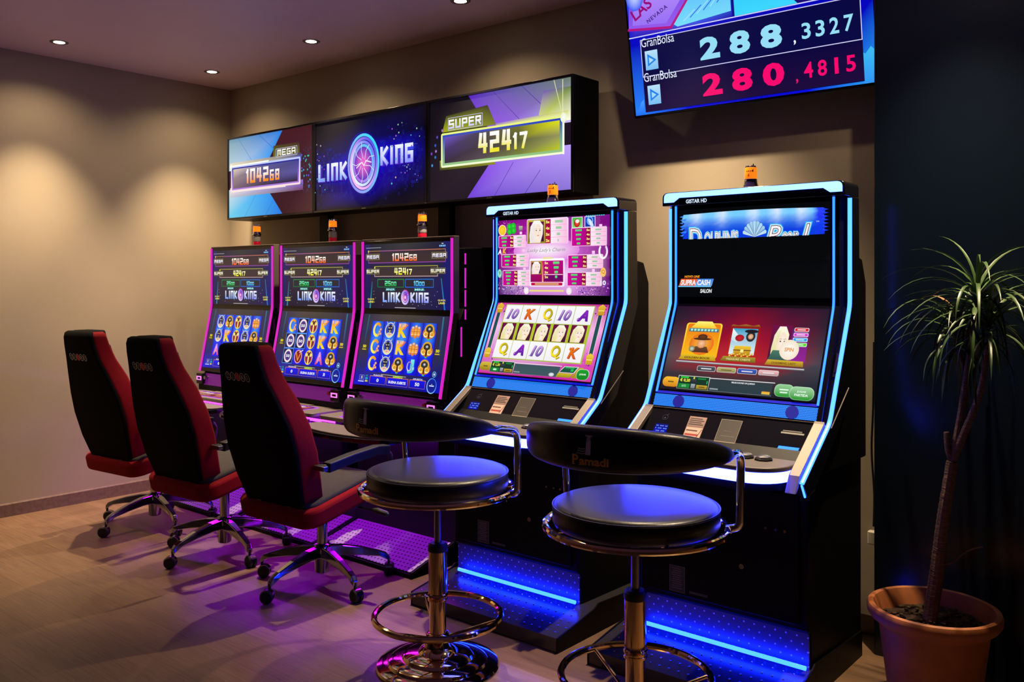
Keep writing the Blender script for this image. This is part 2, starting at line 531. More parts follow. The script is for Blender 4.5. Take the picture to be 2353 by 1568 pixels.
def dots_mat(name, col, dot, pitch, rad, metal=1.0, rough=0.35, emit=0.0, axes=(0, 1)):
    """sheet with a staggered grid of round holes, or of painted stud reflections, object coordinates"""
    m = mat(name, col, rough, metal)
    nt = m.node_tree; b = nt.nodes['Principled BSDF']
    tc = nt.nodes.new('ShaderNodeTexCoord')
    sp = nt.nodes.new('ShaderNodeSeparateXYZ')
    nt.links.new(tc.outputs['Object'], sp.inputs[0])
    def mth(op, a, v=None):
        n = nt.nodes.new('ShaderNodeMath'); n.operation = op
        for i, x in enumerate((a, v)):
            if x is None: continue
            if isinstance(x, (int, float)): n.inputs[i].default_value = x
            else: nt.links.new(x, n.inputs[i])
        return n.outputs[0]
    U = mth('DIVIDE', sp.outputs[axes[0]], pitch[0]); V = mth('DIVIDE', sp.outputs[axes[1]], pitch[1])
    row = mth('FLOOR', V)
    U2 = mth('ADD', U, mth('MULTIPLY', mth('MODULO', row, 2.0), 0.5))
    fu = mth('SUBTRACT', mth('FRACT', U2), 0.5); fv = mth('SUBTRACT', mth('FRACT', V), 0.5)
    fu = mth('MULTIPLY', fu, pitch[0]); fv = mth('MULTIPLY', fv, pitch[1])
    d = mth('SQRT', mth('ADD', mth('MULTIPLY', fu, fu), mth('MULTIPLY', fv, fv)))
    k = mth('LESS_THAN', d, rad)
    mx = nt.nodes.new('ShaderNodeMixRGB')
    mx.inputs['Color1'].default_value = (*col, 1); mx.inputs['Color2'].default_value = (*dot, 1)
    nt.links.new(k, mx.inputs['Fac']); nt.links.new(mx.outputs['Color'], b.inputs['Base Color'])
    return m, b, k

# ------------------------------------------------------------------ lights and the room
WX1, WY0, H = 9.0, -8.0, 3.0
def shell():
    m = MB(); m.box(-0.2, WX1 + .2, WY0 - .2, 0.2, -0.2, 0)
    struct(m.build('floor', floor_mat()))
    m = MB(); m.box(-0.2, WX1 + .2, WY0 - .2, 0.2, H, H + .2)
    struct(m.build('ceiling', M_CEIL))
    m = MB(); m.box(-0.2, 0, WY0, 0, 0, H)
    struct(m.build('wall_left', M_WALL))
    m = MB(); m.box(-0.2, WX1, 0, 0.2, 0, H)
    struct(m.build('wall_back', M_WALL))
    m = MB(); m.box(4.952, WX1, -0.2, 0.0, 0, H)
    struct(m.build('wall_right', M_PANEL, bevel=0.004))
    m = MB(); m.box(WX1, WX1 + .2, WY0, 0, 0, H)
    dk = mat('dark_room_paint', (0.05, 0.045, 0.045), 0.7)
    struct(m.build('wall_side', dk))
    m = MB(); m.box(-0.2, WX1, WY0 - .2, WY0, 0, H)
    struct(m.build('wall_front', dk))
    m = MB(); m.prism([(0, 0), (0.014, 0), (0.014, 0.078), (0.009, 0.086), (0, 0.086)], 'y', WY0, 0)
    struct(m.build('baseboard_left', M_BASE))
    m = MB(); m.box(0.014, 4.95, -0.014, 0, 0, 0.086)
    struct(m.build('baseboard_back', M_BASE, bevel=0.003))
shell()

def downlight(x, y, label, e=1.0, tx=0.0, ty=0.0):
    t = thing('downlight', label, 'downlight', (x, y, H), 0, 'recessed ceiling downlights')
    m = MB()
    m.lathe([(0.036, -0.002), (0.052, -0.003), (0.055, 0.0)], (0, 0, 0), 28)
    m.lathe([(0.036, -0.002), (0.034, -0.0005)], (0, 0, 0), 28)
    m.build('trim_ring', M_SILVER, t)
    m = MB(); m.lathe([(0.002, -0.0045), (0.026, -0.004), (0.035, -0.0015)], (0, 0, 0), 24)
    m.build('lens', M_LAMP, t)
    for nm, k, ang, bl in (('beam_lamp', 1.0, 76, 1.0), ('spill_lamp', 0.06, 140, 0.7)):
        l = bpy.data.lights.new(nm, 'SPOT')
        l.energy = SPOT_W * e * k; l.color = SPOT_COL; l.spot_size = math.radians(ang); l.spot_blend = bl; l.shadow_soft_size = 0.02
        o = bpy.data.objects.new(nm, l); C.objects.link(o); o.parent = t
        o.location = (0, 0, -0.012); o.rotation_euler = (tx, ty, 0)
downlight(0.446, -0.432, 'recessed round downlight in the ceiling corner nearest both walls')
downlight(1.636, -0.469, 'recessed round downlight in the ceiling above the middle jackpot screen')
downlight(2.889, -0.445, 'recessed round downlight at the top edge of the photo above the yellow jackpot screen')
downlight(4.10, -0.45, 'recessed ceiling downlight above the wall television')
downlight(5.30, -0.62, 'recessed ceiling downlight above the potted plant')
downlight(0.420, -1.470, 'recessed round downlight along the left wall, apart from the corner one')
downlight(0.42, -2.60, 'recessed ceiling downlight along the left wall beyond the office chairs', 0.4)

# ------------------------------------------------------------------ jackpot display
def link_logo(c, cx, cy, W, big=False):
    """LINK (ring) KING across width W"""
    hh = W * (0.118 if big else 0.145)
    ox = 0.315 if big else 0.295
    rx = W * (0.128 if big else 0.085); ry = rx * 1.26
    up = W * 0.03 if big else 0
    th = 0.20
    kw = dict(cw=hh * 0.62, gap=0.22, th=th, shear=0.05)
    if big:
        c.tech('LINK', cx - W * ox + .004, cy - hh / 2 - up - .006, hh, (70, 40, 200), (70, 30, 170), cw=hh * .62, gap=.22, th=.3)
        c.tech('KING', cx + W * ox + .004, cy - hh / 2 + up - .006, hh, (60, 70, 235), (70, 30, 190), cw=hh * .62, gap=.22, th=.3)
    c.tech('LINK', cx - W * ox, cy - hh / 2 - up, hh, (240, 245, 255), (130, 165, 250), cw=hh * .62, gap=.22, th=th)
    c.tech('KING', cx + W * ox, cy - hh / 2 + up, hh, (235, 240, 255), (140, 150, 250), cw=hh * .62, gap=.22, th=th)
    if big:
        c.ell(cx, cy, rx * 1.28, ry * 1.28, (70, 40, 190), (14, 8, 120), 30)
        for k, (cc, c2) in enumerate([((150, 150, 255), (60, 220, 255)), ((255, 190, 250), (90, 90, 240)), ((225, 240, 255), (120, 120, 255)), ((180, 110, 240), (90, 200, 255))]):
            c.ring(cx + .003 * math.sin(k * 2), cy, rx * (1.22 - .15 * k), ry * (1.2 - .14 * k), W * .018, cc, c2, 36)
        c.ell(cx, cy, rx * .66, ry * .66, (255, 110, 210), (95, 50, 190), 26)
        for k in range(9):
            a = k * 0.7 + .2
            c.line([(cx + rx * .2 * math.cos(a), cy + ry * .2 * math.sin(a)), (cx + rx * .55 * math.cos(a + .25), cy + ry * .55 * math.sin(a + .25)), (cx + rx * .85 * math.cos(a + .1), cy + ry * .85 * math.sin(a + .1))], W * .004, (225, 235, 255))
        c.line([(cx - rx * .5, cy - ry * .15), (cx - rx * .1, cy + ry * .05), (cx + .01, cy - ry * .1), (cx + rx * .2, cy + ry * .1), (cx + rx * .6, cy + .002)], W * .007, (240, 240, 255))
    else:
        c.ell(cx, cy, rx, ry, (150, 60, 200), (70, 40, 150), 22)
        c.ring(cx, cy, rx, ry, W * .03, (225, 200, 255), (120, 110, 235), 24)
        c.ring(cx, cy, rx * .62, ry * .62, W * .018, (255, 190, 220), (130, 60, 210), 20)
        c.ell(cx, cy, rx * .36, ry * .32, (255, 225, 255), (225, 70, 190), 14)
        c.ring(cx, cy, rx * 1.05, ry * 1.05, W * .016, (255, 150, 90), (200, 60, 190), 14, 20, 110)

SIGN_Y = -0.27
def jackpot():
    t = thing('jackpot_display', 'long black cabinet of three lit jackpot screens above the pink-lit slot machines', 'display', (1.94, -0.15, 0))
    off = (1.94, -0.15, 0)
    z0, z1 = 1.957, 2.553
    m = MB(off); m.box(0.375, 3.505, SIGN_Y + .012, -0.045, z0, z1)
    m.build('cabinet', M_BLACK, t, bevel=0.004)
    for x in (1.28, 2.42):
        m = MB(off); m.box(x - .05, x + .05, -0.094, -0.046, 0, z0 + .01)
        m.build('post', M_BLACK, t, bevel=0.004)
    xs = [0.378, 1.393, 2.455, 3.503]
    Ws = []
    rng = random.Random(3)
    for i in range(3):
        x0, x1 = xs[i] + .002, xs[i + 1] - .002
        fr = MB(off)
        b = .014
        fr.box(x0, x1, SIGN_Y, SIGN_Y + .016, z0, z0 + b); fr.box(x0, x1, SIGN_Y, SIGN_Y + .016, z1 - b, z1)
        fr.box(x0, x0 + b, SIGN_Y, SIGN_Y + .016, z0 + b, z1 - b); fr.box(x1 - b, x1, SIGN_Y, SIGN_Y + .016, z0 + b, z1 - b)
        fr.build('screen_frame', M_GLOSS, t, bevel=0.002)
        W, Hh = x1 - x0 - 2 * b, z1 - z0 - 2 * b
        o = (x0 + b - off[0], SIGN_Y + .009 - off[1], z0 + b - off[2])
        c = Canvas(plane_fn(o, (1, 0, 0), (0, 0, 1)))
        X = lambda u: u * W
        V = lambda v: v * Hh
        P = lambda *q: [(X(a), V(b2)) for a, b2 in q]
        if i == 0:
            c.grid(0, 0, W, Hh, [[(58, 20, 30)] * 3 + [(70, 24, 34)], [(62, 22, 44)] * 4, [(72, 26, 36)] * 4])
            c.quad4(P((0, .6), (.46, .6), (.66, 1), (0, 1)), [(190, 215, 225), (60, 170, 250), (35, 125, 225), (120, 160, 175)])
            c.quad4(P((0, 0), (.66, 0), (.46, .36), (0, .36)), [(95, 205, 235), (30, 120, 225), (60, 165, 250), (210, 220, 225)])
            c.line(P((.12, 1), (.30, .68)), .003, (70, 130, 190)); c.line(P((.38, 1), (.56, .80)), .003, (40, 110, 190))
            c.line(P((.2, 0), (.36, .3)), .003, (60, 140, 200)); c.line(P((.46, 0), (.55, .17)), .003, (40, 110, 190))
            for k in range(90):
                hx, hy = rng.uniform(.86, .995), rng.uniform(.22, .75)
                c.ring(X(hx), V(hy), .006, .006, .0014, (70, 60, 90), n=6)
            c.quad4(P((.56, .66), (.86, .66), (.86, .83), (.56, .83)), [(120, 125, 30), (110, 115, 40), (70, 30, 40), (74, 70, 34)])
            c.quad4(P((.02, .26), (.90, .26), (.90, .38), (.02, .38)), [(190, 195, 205), (110, 50, 90), (150, 110, 220), (255, 235, 235)])
            c.quad4(P((.02, .60), (.88, .60), (.88, .70), (.02, .70)), [(255, 250, 215), (90, 120, 220), (60, 40, 80), (225, 215, 195)])
            c.rrect(X(.03), V(.33), X(.87), V(.655), .01, (190, 205, 255), (255, 225, 225))
            c.rect(X(.045), V(.352), X(.855), V(.632), (28, 36, 150), (170, 120, 220))
            c.grid(X(.06), V(.37), X(.84), V(.615), [[(120, 96, 110), (66, 50, 70), (40, 28, 44)], [(150, 130, 130), (96, 84, 130), (90, 84, 160)], [(220, 200, 190), (90, 90, 150), (70, 70, 140)]])
            c.line(P((.02, .655), (.5, .66)), .010, (255, 255, 240))
            c.line(P((.04, .33), (.7, .325)), .007, (255, 235, 225))
            c.ring(X(.03), V(.65), .012, .02, .006, (255, 255, 230))
            c.tech('104268', X(.43), V(.415), V(.18), (255, 250, 245), (255, 140, 20), cw=.062, gap=.28, th=.19, small=2, small_k=.74)
            c.frame(X(.59), V(.685), X(.835), V(.79), .003, (210, 215, 245))
            c.tech('MEGA', X(.712), V(.70), V(.075), (255, 255, 255), cw=.043, gap=.25, th=.2)
            for k in range(26):
                a = rng.random()
                c.ell(X(rng.uniform(.88, .985)), V(rng.uniform(.28, .68)), .007, .008, [(60, 255, 170), (70, 150, 255), (160, 90, 250), (90, 240, 230)][k % 4], (30, 60, 120), 8)
        elif i == 1:
            c.grid(0, 0, W, Hh, [[(4, 3, 14), (5, 4, 30), (4, 3, 14)], [(6, 4, 40), (30, 8, 160), (6, 4, 44)], [(8, 4, 90), (26, 10, 240), (8, 4, 100)], [(4, 4, 30), (14, 10, 90), (4, 4, 30)], [(6, 6, 14), (9, 9, 22), (6, 6, 16)]])
            for k in range(420):
                hx, hy = rng.uniform(.02, .98), rng.gauss(.44, .14)
                if not (0.03 < hy < .95): continue
                gx = round(hx * 46); gy = round(hy * 28)
                c.ring(X((gx + (gy % 2) * .5) / 46.5), V(gy / 28), .0085, .0085, .0012, (36, 46, 190), n=6)
            c.ell(X(.46), V(.48), .14, .19, (90, 40, 190), (26, 10, 170), 32)
            link_logo(c, X(.48), V(.47), W * .93, True)
            for k in range(46):
                sx = rng.choice([rng.uniform(.02, .12), rng.uniform(.72, .98), rng.uniform(.72, .98)])
                sy = rng.uniform(.2, .85)
                r = rng.uniform(.003, .008)
                c.ell(X(sx), V(sy), r, r, [(120, 255, 210), (255, 220, 140), (120, 140, 255), (250, 120, 250), (200, 255, 120)][k % 5], (20, 30, 150), 8)
        else:
            c.grid(0, 0, W, Hh, [[(30, 18, 34), (26, 16, 36), (24, 14, 30)], [(24, 16, 28), (40, 28, 40), (30, 20, 34)], [(8, 7, 18), (12, 10, 22), (18, 12, 30)]])
            c.quad4(P((.47, .60), (1, .60), (1, 1), (.30, 1)), [(150, 80, 240), (205, 190, 250), (110, 130, 110), (88, 34, 190)])
            c.quad4(P((.29, 0), (1, 0), (1, .4), (.50, .4)), [(110, 62, 215), (140, 116, 215), (190, 160, 250), (150, 90, 240)])
            for a, b2 in (((.48, 1), (.66, .70)), ((.68, 1), (.86, .72)), ((.49, 0), (.62, .3)), ((.7, 0), (.8, .2))):
                c.line(P(a, b2), .003, (84, 50, 160))
            c.quad4(P((.10, .68), (.5, .68), (.44, .88), (.13, .84)), [(165, 175, 20), (120, 125, 30), (40, 40, 10), (60, 64, 16)])
            c.quad4(P((.08, .30), (.5, .30), (.46, .40), (.08, .40)), [(40, 44, 14), (130, 130, 40), (190, 200, 60), (150, 165, 30)])
            c.quad4(P((.78, .62), (.995, .62), (.995, .92), (.82, .92)), [(225, 235, 110), (255, 255, 220), (105, 130, 70), (120, 90, 180)])
            c.quad4(P((.5, .63), (.98, .63), (.98, .71), (.5, .69)), [(240, 245, 150), (255, 255, 235), (210, 215, 120), (150, 110, 200)])
            c.rrect(X(.09), V(.325), X(.955), V(.67), .012, (235, 245, 130), (240, 250, 200))
            c.rect(X(.102), V(.345), X(.942), V(.65), (36, 60, 190), (150, 200, 130))
            c.grid(X(.118), V(.368), X(.925), V(.63), [[(56, 40, 60), (86, 72, 80), (120, 130, 60), (190, 200, 30)], [(70, 50, 110), (64, 52, 66), (80, 84, 50), (150, 150, 90)], [(110, 80, 190), (70, 60, 80), (110, 110, 40), (225, 225, 20)]])
            c.line(P((.95, .33), (.95, .66)), .010, (245, 255, 235)); c.line(P((.12, .34), (.95, .335)), .005, (250, 255, 225))
            c.line(P((.89, 1), (.945, .66)), .004, (220, 225, 170)); c.line(P((.945, .99), (.945, .68)), .004, (235, 235, 190))
            c.ell(X(.95), V(.65), .02, .026, (255, 255, 255), (235, 245, 200), 16)
            c.tech('42417', X(.545), V(.42), V(.20), (250, 250, 255), (240, 230, 40), cw=.068, gap=.25, th=.2, small=2, small_k=.78)
            c.frame(X(.145), V(.69), X(.405), V(.815), .003, (200, 200, 240))
            c.tech('SUPER', X(.272), V(.705), V(.09), (255, 255, 255), (205, 205, 250), cw=.042, gap=.22, th=.21)
            for k, (a, b2, cc) in enumerate([(.045, .56, (60, 120, 255)), (.05, .50, (220, 150, 250)), (.045, .44, (60, 160, 255)), (.015, .48, (160, 80, 240)), (.10, .70, (240, 150, 220)), (.02, .36, (80, 200, 255)), (.06, .64, (120, 90, 240))]):
                c.ell(X(a), V(b2), .009, .011, cc, (20, 20, 70), 10)
        c.build('screen', M_SCREEN, t)
    m = MB(off); m.box(2.44, 2.453, SIGN_Y - .002, SIGN_Y + .01, z0 + .002, z0 + .008)
    m.build('maker_badge', M_STEEL, t)
    for x in (.86, 1.9, 2.94):
        m = MB(off); m.box(x - .02, x + .02, SIGN_Y - .002, SIGN_Y + .01, z0 + .002, z0 + .007); m.build('maker_badge', M_STEEL, t)
jackpot()

# ------------------------------------------------------------------ wall television
def television():
    W, Hh = 1.185, 0.70
    tilt = math.radians(9.0)
    base = Vector((3.765, -0.115, 2.315))
    t = thing('television', 'large tilted wall television showing stock style numbers beside a blue border', 'television', base + Vector((W / 2, 0, 0)))
    vv = Vector((0, -math.sin(tilt), math.cos(tilt)))
    R = Matrix(((1, 0, 0), (0, math.cos(tilt), -math.sin(tilt)), (0, math.sin(tilt), math.cos(tilt))))
    R4 = R.to_4x4()
    m = MB(); m.rprism(-W / 2, W / 2, 0.0, 0.035, 0, Hh, .01, 'y', 3, 0, M=R4); m.box(-.35, .35, .035, .06, .1, .5, M=R4)
    m.build('housing', M_GLOSS, t, bevel=.003)
    m = MB(); m.box(-.25, .25, .075, .113, .05, .45); m.box(-.2, -.16, .03, .10, .10, .14); m.box(.16, .2, .03, .1, .10, .14)
    m.box(-.2, -.16, -.02, .10, .38, .42); m.box(.16, .2, -.02, .1, .38, .42)
    m.build('wall_bracket', M_BLACK, t)
    b = .012
    w2, h2 = W - 2 * b, Hh - 2 * b
    o = R @ Vector((-W / 2 + b, -.0008, b))
    c = Canvas(plane_fn(o, (1, 0, 0), vv))
    X = lambda u: u * w2
    V = lambda v: v * h2
    P = lambda *q: [(X(a), V(d)) for a, d in q]
    c.grid(0, 0, w2, h2, [[(40, 130, 255), (10, 12, 215), (10, 10, 190), (8, 10, 225), (40, 160, 250)], [(5, 6, 190), (6, 6, 190), (8, 8, 180), (6, 6, 190), (4, 5, 190)], [(6, 8, 235), (8, 10, 230), (8, 10, 200), (10, 10, 160), (10, 10, 150)]])
    c.poly(P((0, 0), (.045, 0), (.045, .11), (.03, .09), (.02, .05), (0, .02)), (70, 160, 255), (30, 110, 250))
    c.poly(P((.955, 0), (1, 0), (1, .19), (.985, .22), (.965, .18), (.955, .19)), (60, 190, 240), (50, 150, 250))
    # picture of a city sign and pool
    c.grid(0, V(.56), X(.468), V(1), [[(30, 30, 190), (60, 30, 190), (60, 70, 225), (30, 20, 170)], [(20, 30, 240), (110, 90, 250), (100, 170, 250), (60, 130, 240)], [(60, 90, 255), (90, 60, 230), (40, 20, 170), (30, 20, 140)], [(20, 40, 250), (40, 40, 220), (30, 30, 190), (25, 20, 160)]])
    c.poly(P((.23, .57), (.466, .60), (.466, .70), (.40, .80), (.29, .74), (.19, .62)), (90, 190, 250), (120, 220, 250))
    c.poly(P((.31, .76), (.466, .82), (.466, .73), (.43, .70)), (120, 190, 250), (170, 220, 255))
    for k in range(7):
        a = .26 + k * .03
        c.line(P((a, .60 + k * .015), (a + .05, .66 + k * .02)), .004, (30, 90, 235) if k % 2 else (170, 225, 255))
    c.poly(P((.0, .62), (.20, .58), (.36, .90), (.34, 1), (.03, 1), (.01, .8)), (90, 60, 225), (150, 90, 235))
    c.poly(P((.02, .64), (.18, .61), (.33, .90), (.31, .96), (.13, .86), (.03, .76)), (190, 150, 250), (150, 110, 245))
    c.line(P((.0, .615), (.2, .575), (.36, .90)), .012, (180, 20, 130))
    def tilted_text(s, u, v, h, ang, col, bold=0.0, space=1.0):
        vs, fs, bb = text_tris(s, bold, 0, space)
        k = h / (bb[3] - bb[2]); ca, sa = math.cos(ang), math.sin(ang)
        pts = []
        for px, py in vs:
            x = (px - bb[0]) * k; y = (py - bb[2]) * k
            pts.append((X(u) + x * ca - y * sa, V(v) + x * sa + y * ca))
        c.tri(pts, fs, [lin(col)] * len(pts))
    tilted_text('LAS VEGAS', .035, .665, .056, .50, (150, 10, 120), .02)
    tilted_text('NEVADA', .095, .632, .02, .45, (60, 30, 120), .02, 1.25)
    c.ell(X(.04), V(.84), .05, .07, (205, 220, 255), (60, 90, 250), 14)
    for k in range(5): c.ring(X(.11 + k * .036), V(.905 + k * .028), .02, .026, .005, (190, 190, 250))
    # second picture
    c.rect(X(.472), V(.56), X(.48), V(1), (15, 12, 120))
    c.grid(X(.48), V(.56), X(1), V(1), [[(30, 20, 130), (26, 14, 110), (20, 10, 100)], [(40, 30, 160), (40, 30, 180), (14, 10, 110)], [(30, 60, 220), (60, 40, 200), (20, 10, 120)]])
    c.poly(P((.48, .56), (.73, .56), (.72, .58), (.51, .84), (.48, .86)), (40, 190, 250), (60, 215, 255))
    for a, d, rx, ry, cc in ((.74, .70, .05, .055, (140, 140, 240)), (.78, .66, .06, .05, (90, 80, 215)), (.82, .71, .022, .05, (120, 120, 235)), (.90, .77, .03, .05, (120, 110, 235)), (.69, .72, .04, .03, (110, 110, 230)), (.95, .80, .025, .05, (90, 70, 205)), (.88, .84, .05, .03, (150, 150, 245))):
        c.ell(X(a), V(d), rx, ry, cc, (40, 28, 160), 14)
    c.line(P((0, .555), (1, .555)), .005, (210, 210, 255))
    # numbers
    c.rect(X(.05), V(.015), X(.958), V(.53), (8, 8, 66), (10, 8, 70))
    c.rect(X(.05), V(.02), X(.958), V(.26), (12, 6, 60), (30, 10, 60))
    c.frame(X(.05), V(.265), X(.958), V(.53), .0035, (215, 210, 250))
    for k, (v, col, a, dd) in enumerate(((.30, (150, 222, 245), '288', '3327'), (.055, (250, 8, 110), '280', '4815'))):
        c.text('GranBolsa', X(.055), V(v + .175), .042, (225, 235, 255), w=X(.155), align='l')
        c.rect(X(.068), V(v + .01), X(.128), V(v + .145), (185, 225, 250), (120, 190, 245))
        c.poly(P((.079, v + .035), (.121, v + .075), (.079, v + .125)), (30, 130, 235))
        c.poly(P((.086, v + .055), (.108, v + .076), (.086, v + .10)), (170, 220, 250))
        for q, ch in enumerate(a):
            c.text(ch, X(.365 + .128 * q), V(v + .012), V(.15), col, w=X(.086), bold=.045)
        c.text(',', X(.712), V(v + .005), V(.03), (235, 245, 255) if k == 0 else col, w=.010, bold=.03)
        for q, ch in enumerate(dd):
            c.text(ch, X(.757 + .052 * q), V(v + .03), V(.10), col, w=X(.014 if ch == '1' else .034), bold=.02)
    c.build('screen', M_SCREEN, t)
television()

# ------------------------------------------------------------------ beacons (part of a machine)
def beacon(parent, c, tiers, num=None, k=1.0):
    """lamp tower: chrome foot, coloured tiers, chrome cap"""
    c = Vector(c)
    m = MB()
    r = .030
    if tiers == 1:
        m.lathe([(r * 1.7, 0), (r * 1.7, .006), (r * 1.45, .010), (r * 1.25, .03), (r * 1.15, .052), (r * 1.2, .055), (r * .9, .056)], (0, 0, 0), 24)
    else:
        m.lathe([(r * 1.1, -.06), (r * 1.1, .008), (r * .9, .010)], (0, 0, 0), 24)
    b = m.build('beacon', M_CHROME, parent); b.location = c; b.scale = (k, k, k)
    def lens(z0, z1, mt, nm, rr=1.0):
        q = MB(); q.lathe([(r * rr * .98, z0), (r * rr, z0 + .003), (r * rr * .96, z1 - .003), (r * rr * .9, z1)], (0, 0, 0), 24)
        return q.build(nm, mt, b)
    def col(z0, z1):
        q = MB(); q.lathe([(r, z0), (r * 1.12, z0 + .002), (r * 1.3, z0 + .008), (r * 1.3, z0 + .012), (r * 1.1, z0 + .016), (r * 1.02, z1)], (0, 0, 0), 24)
        q.build('collar', M_CHROME, b)
    def cap(z):
        q = MB(); q.lathe([(r * 1.0, z), (r * 1.05, z + .002), (r * 1.0, z + .006), (r * .4, z + .008)], (0, 0, 0), 24)
        for i in range(7):
            a = i * 2 * PI / 7
            q.ball((r * .8 * math.cos(a), r * .8 * math.sin(a), z + .008), .005, 8)
        q.cyl((r * .5, 0, z + .006), (r * .5, 0, z + .022), .004, .003, 8)
        q.build('cap', M_CHROME, b)
    if tiers == 1:
        lens(.056, .118, M_AMBER, 'amber_lens', 1.18); cap(.118)
        cv = Canvas(lambda a, d, z: (r * 1.19 * math.sin(a), -r * 1.19 * math.cos(a) - z, d))
        pts = text_tris(num, .02)
        cv.text(num, .05, .064, .020, (120, 20, 0), w=.34)
        for q in range(4): cv.rect(-.3 + .28 * q, .094, -.12 + .28 * q, .100, (150, 30, 0))
        cv.rect(.62, .098, .85, .102, (90, 40, 0)); cv.rect(.72, .092, .85, .107, (110, 40, 0))
        cv.build('label', M_PRINT, b)
    else:
        lens(.010, .042, M_REDLENS, 'red_lens'); lens(.042, .085, M_SMOKE, 'grey_lens', 1.02); col(.085, .118); lens(.118, .162, M_AMBER, 'amber_lens'); cap(.162)
    return b

# ------------------------------------------------------------------ pink-lit slot machines
M_RAMP, _b, _k = dots_mat('perforated_ramp', (0.38, 0.33, 0.40), (0.02, 0.012, 0.03), (0.026, 0.028), 0.0058, 0.0, 0.5)
M_MESH, _b, _k = dots_mat('emissive_purple_mesh', (0.06, 0.01, 0.08), (0.01, 0.002, 0.012), (0.014, 0.012), 0.0035, 0.3, 0.4, 0, (0, 2))
_b.inputs['Emission Color'].default_value = (0.26, 0.008, 0.30, 1)  # purple LED light on the mesh is put in as its own emission
_b.inputs['Emission Strength'].default_value = 0.42

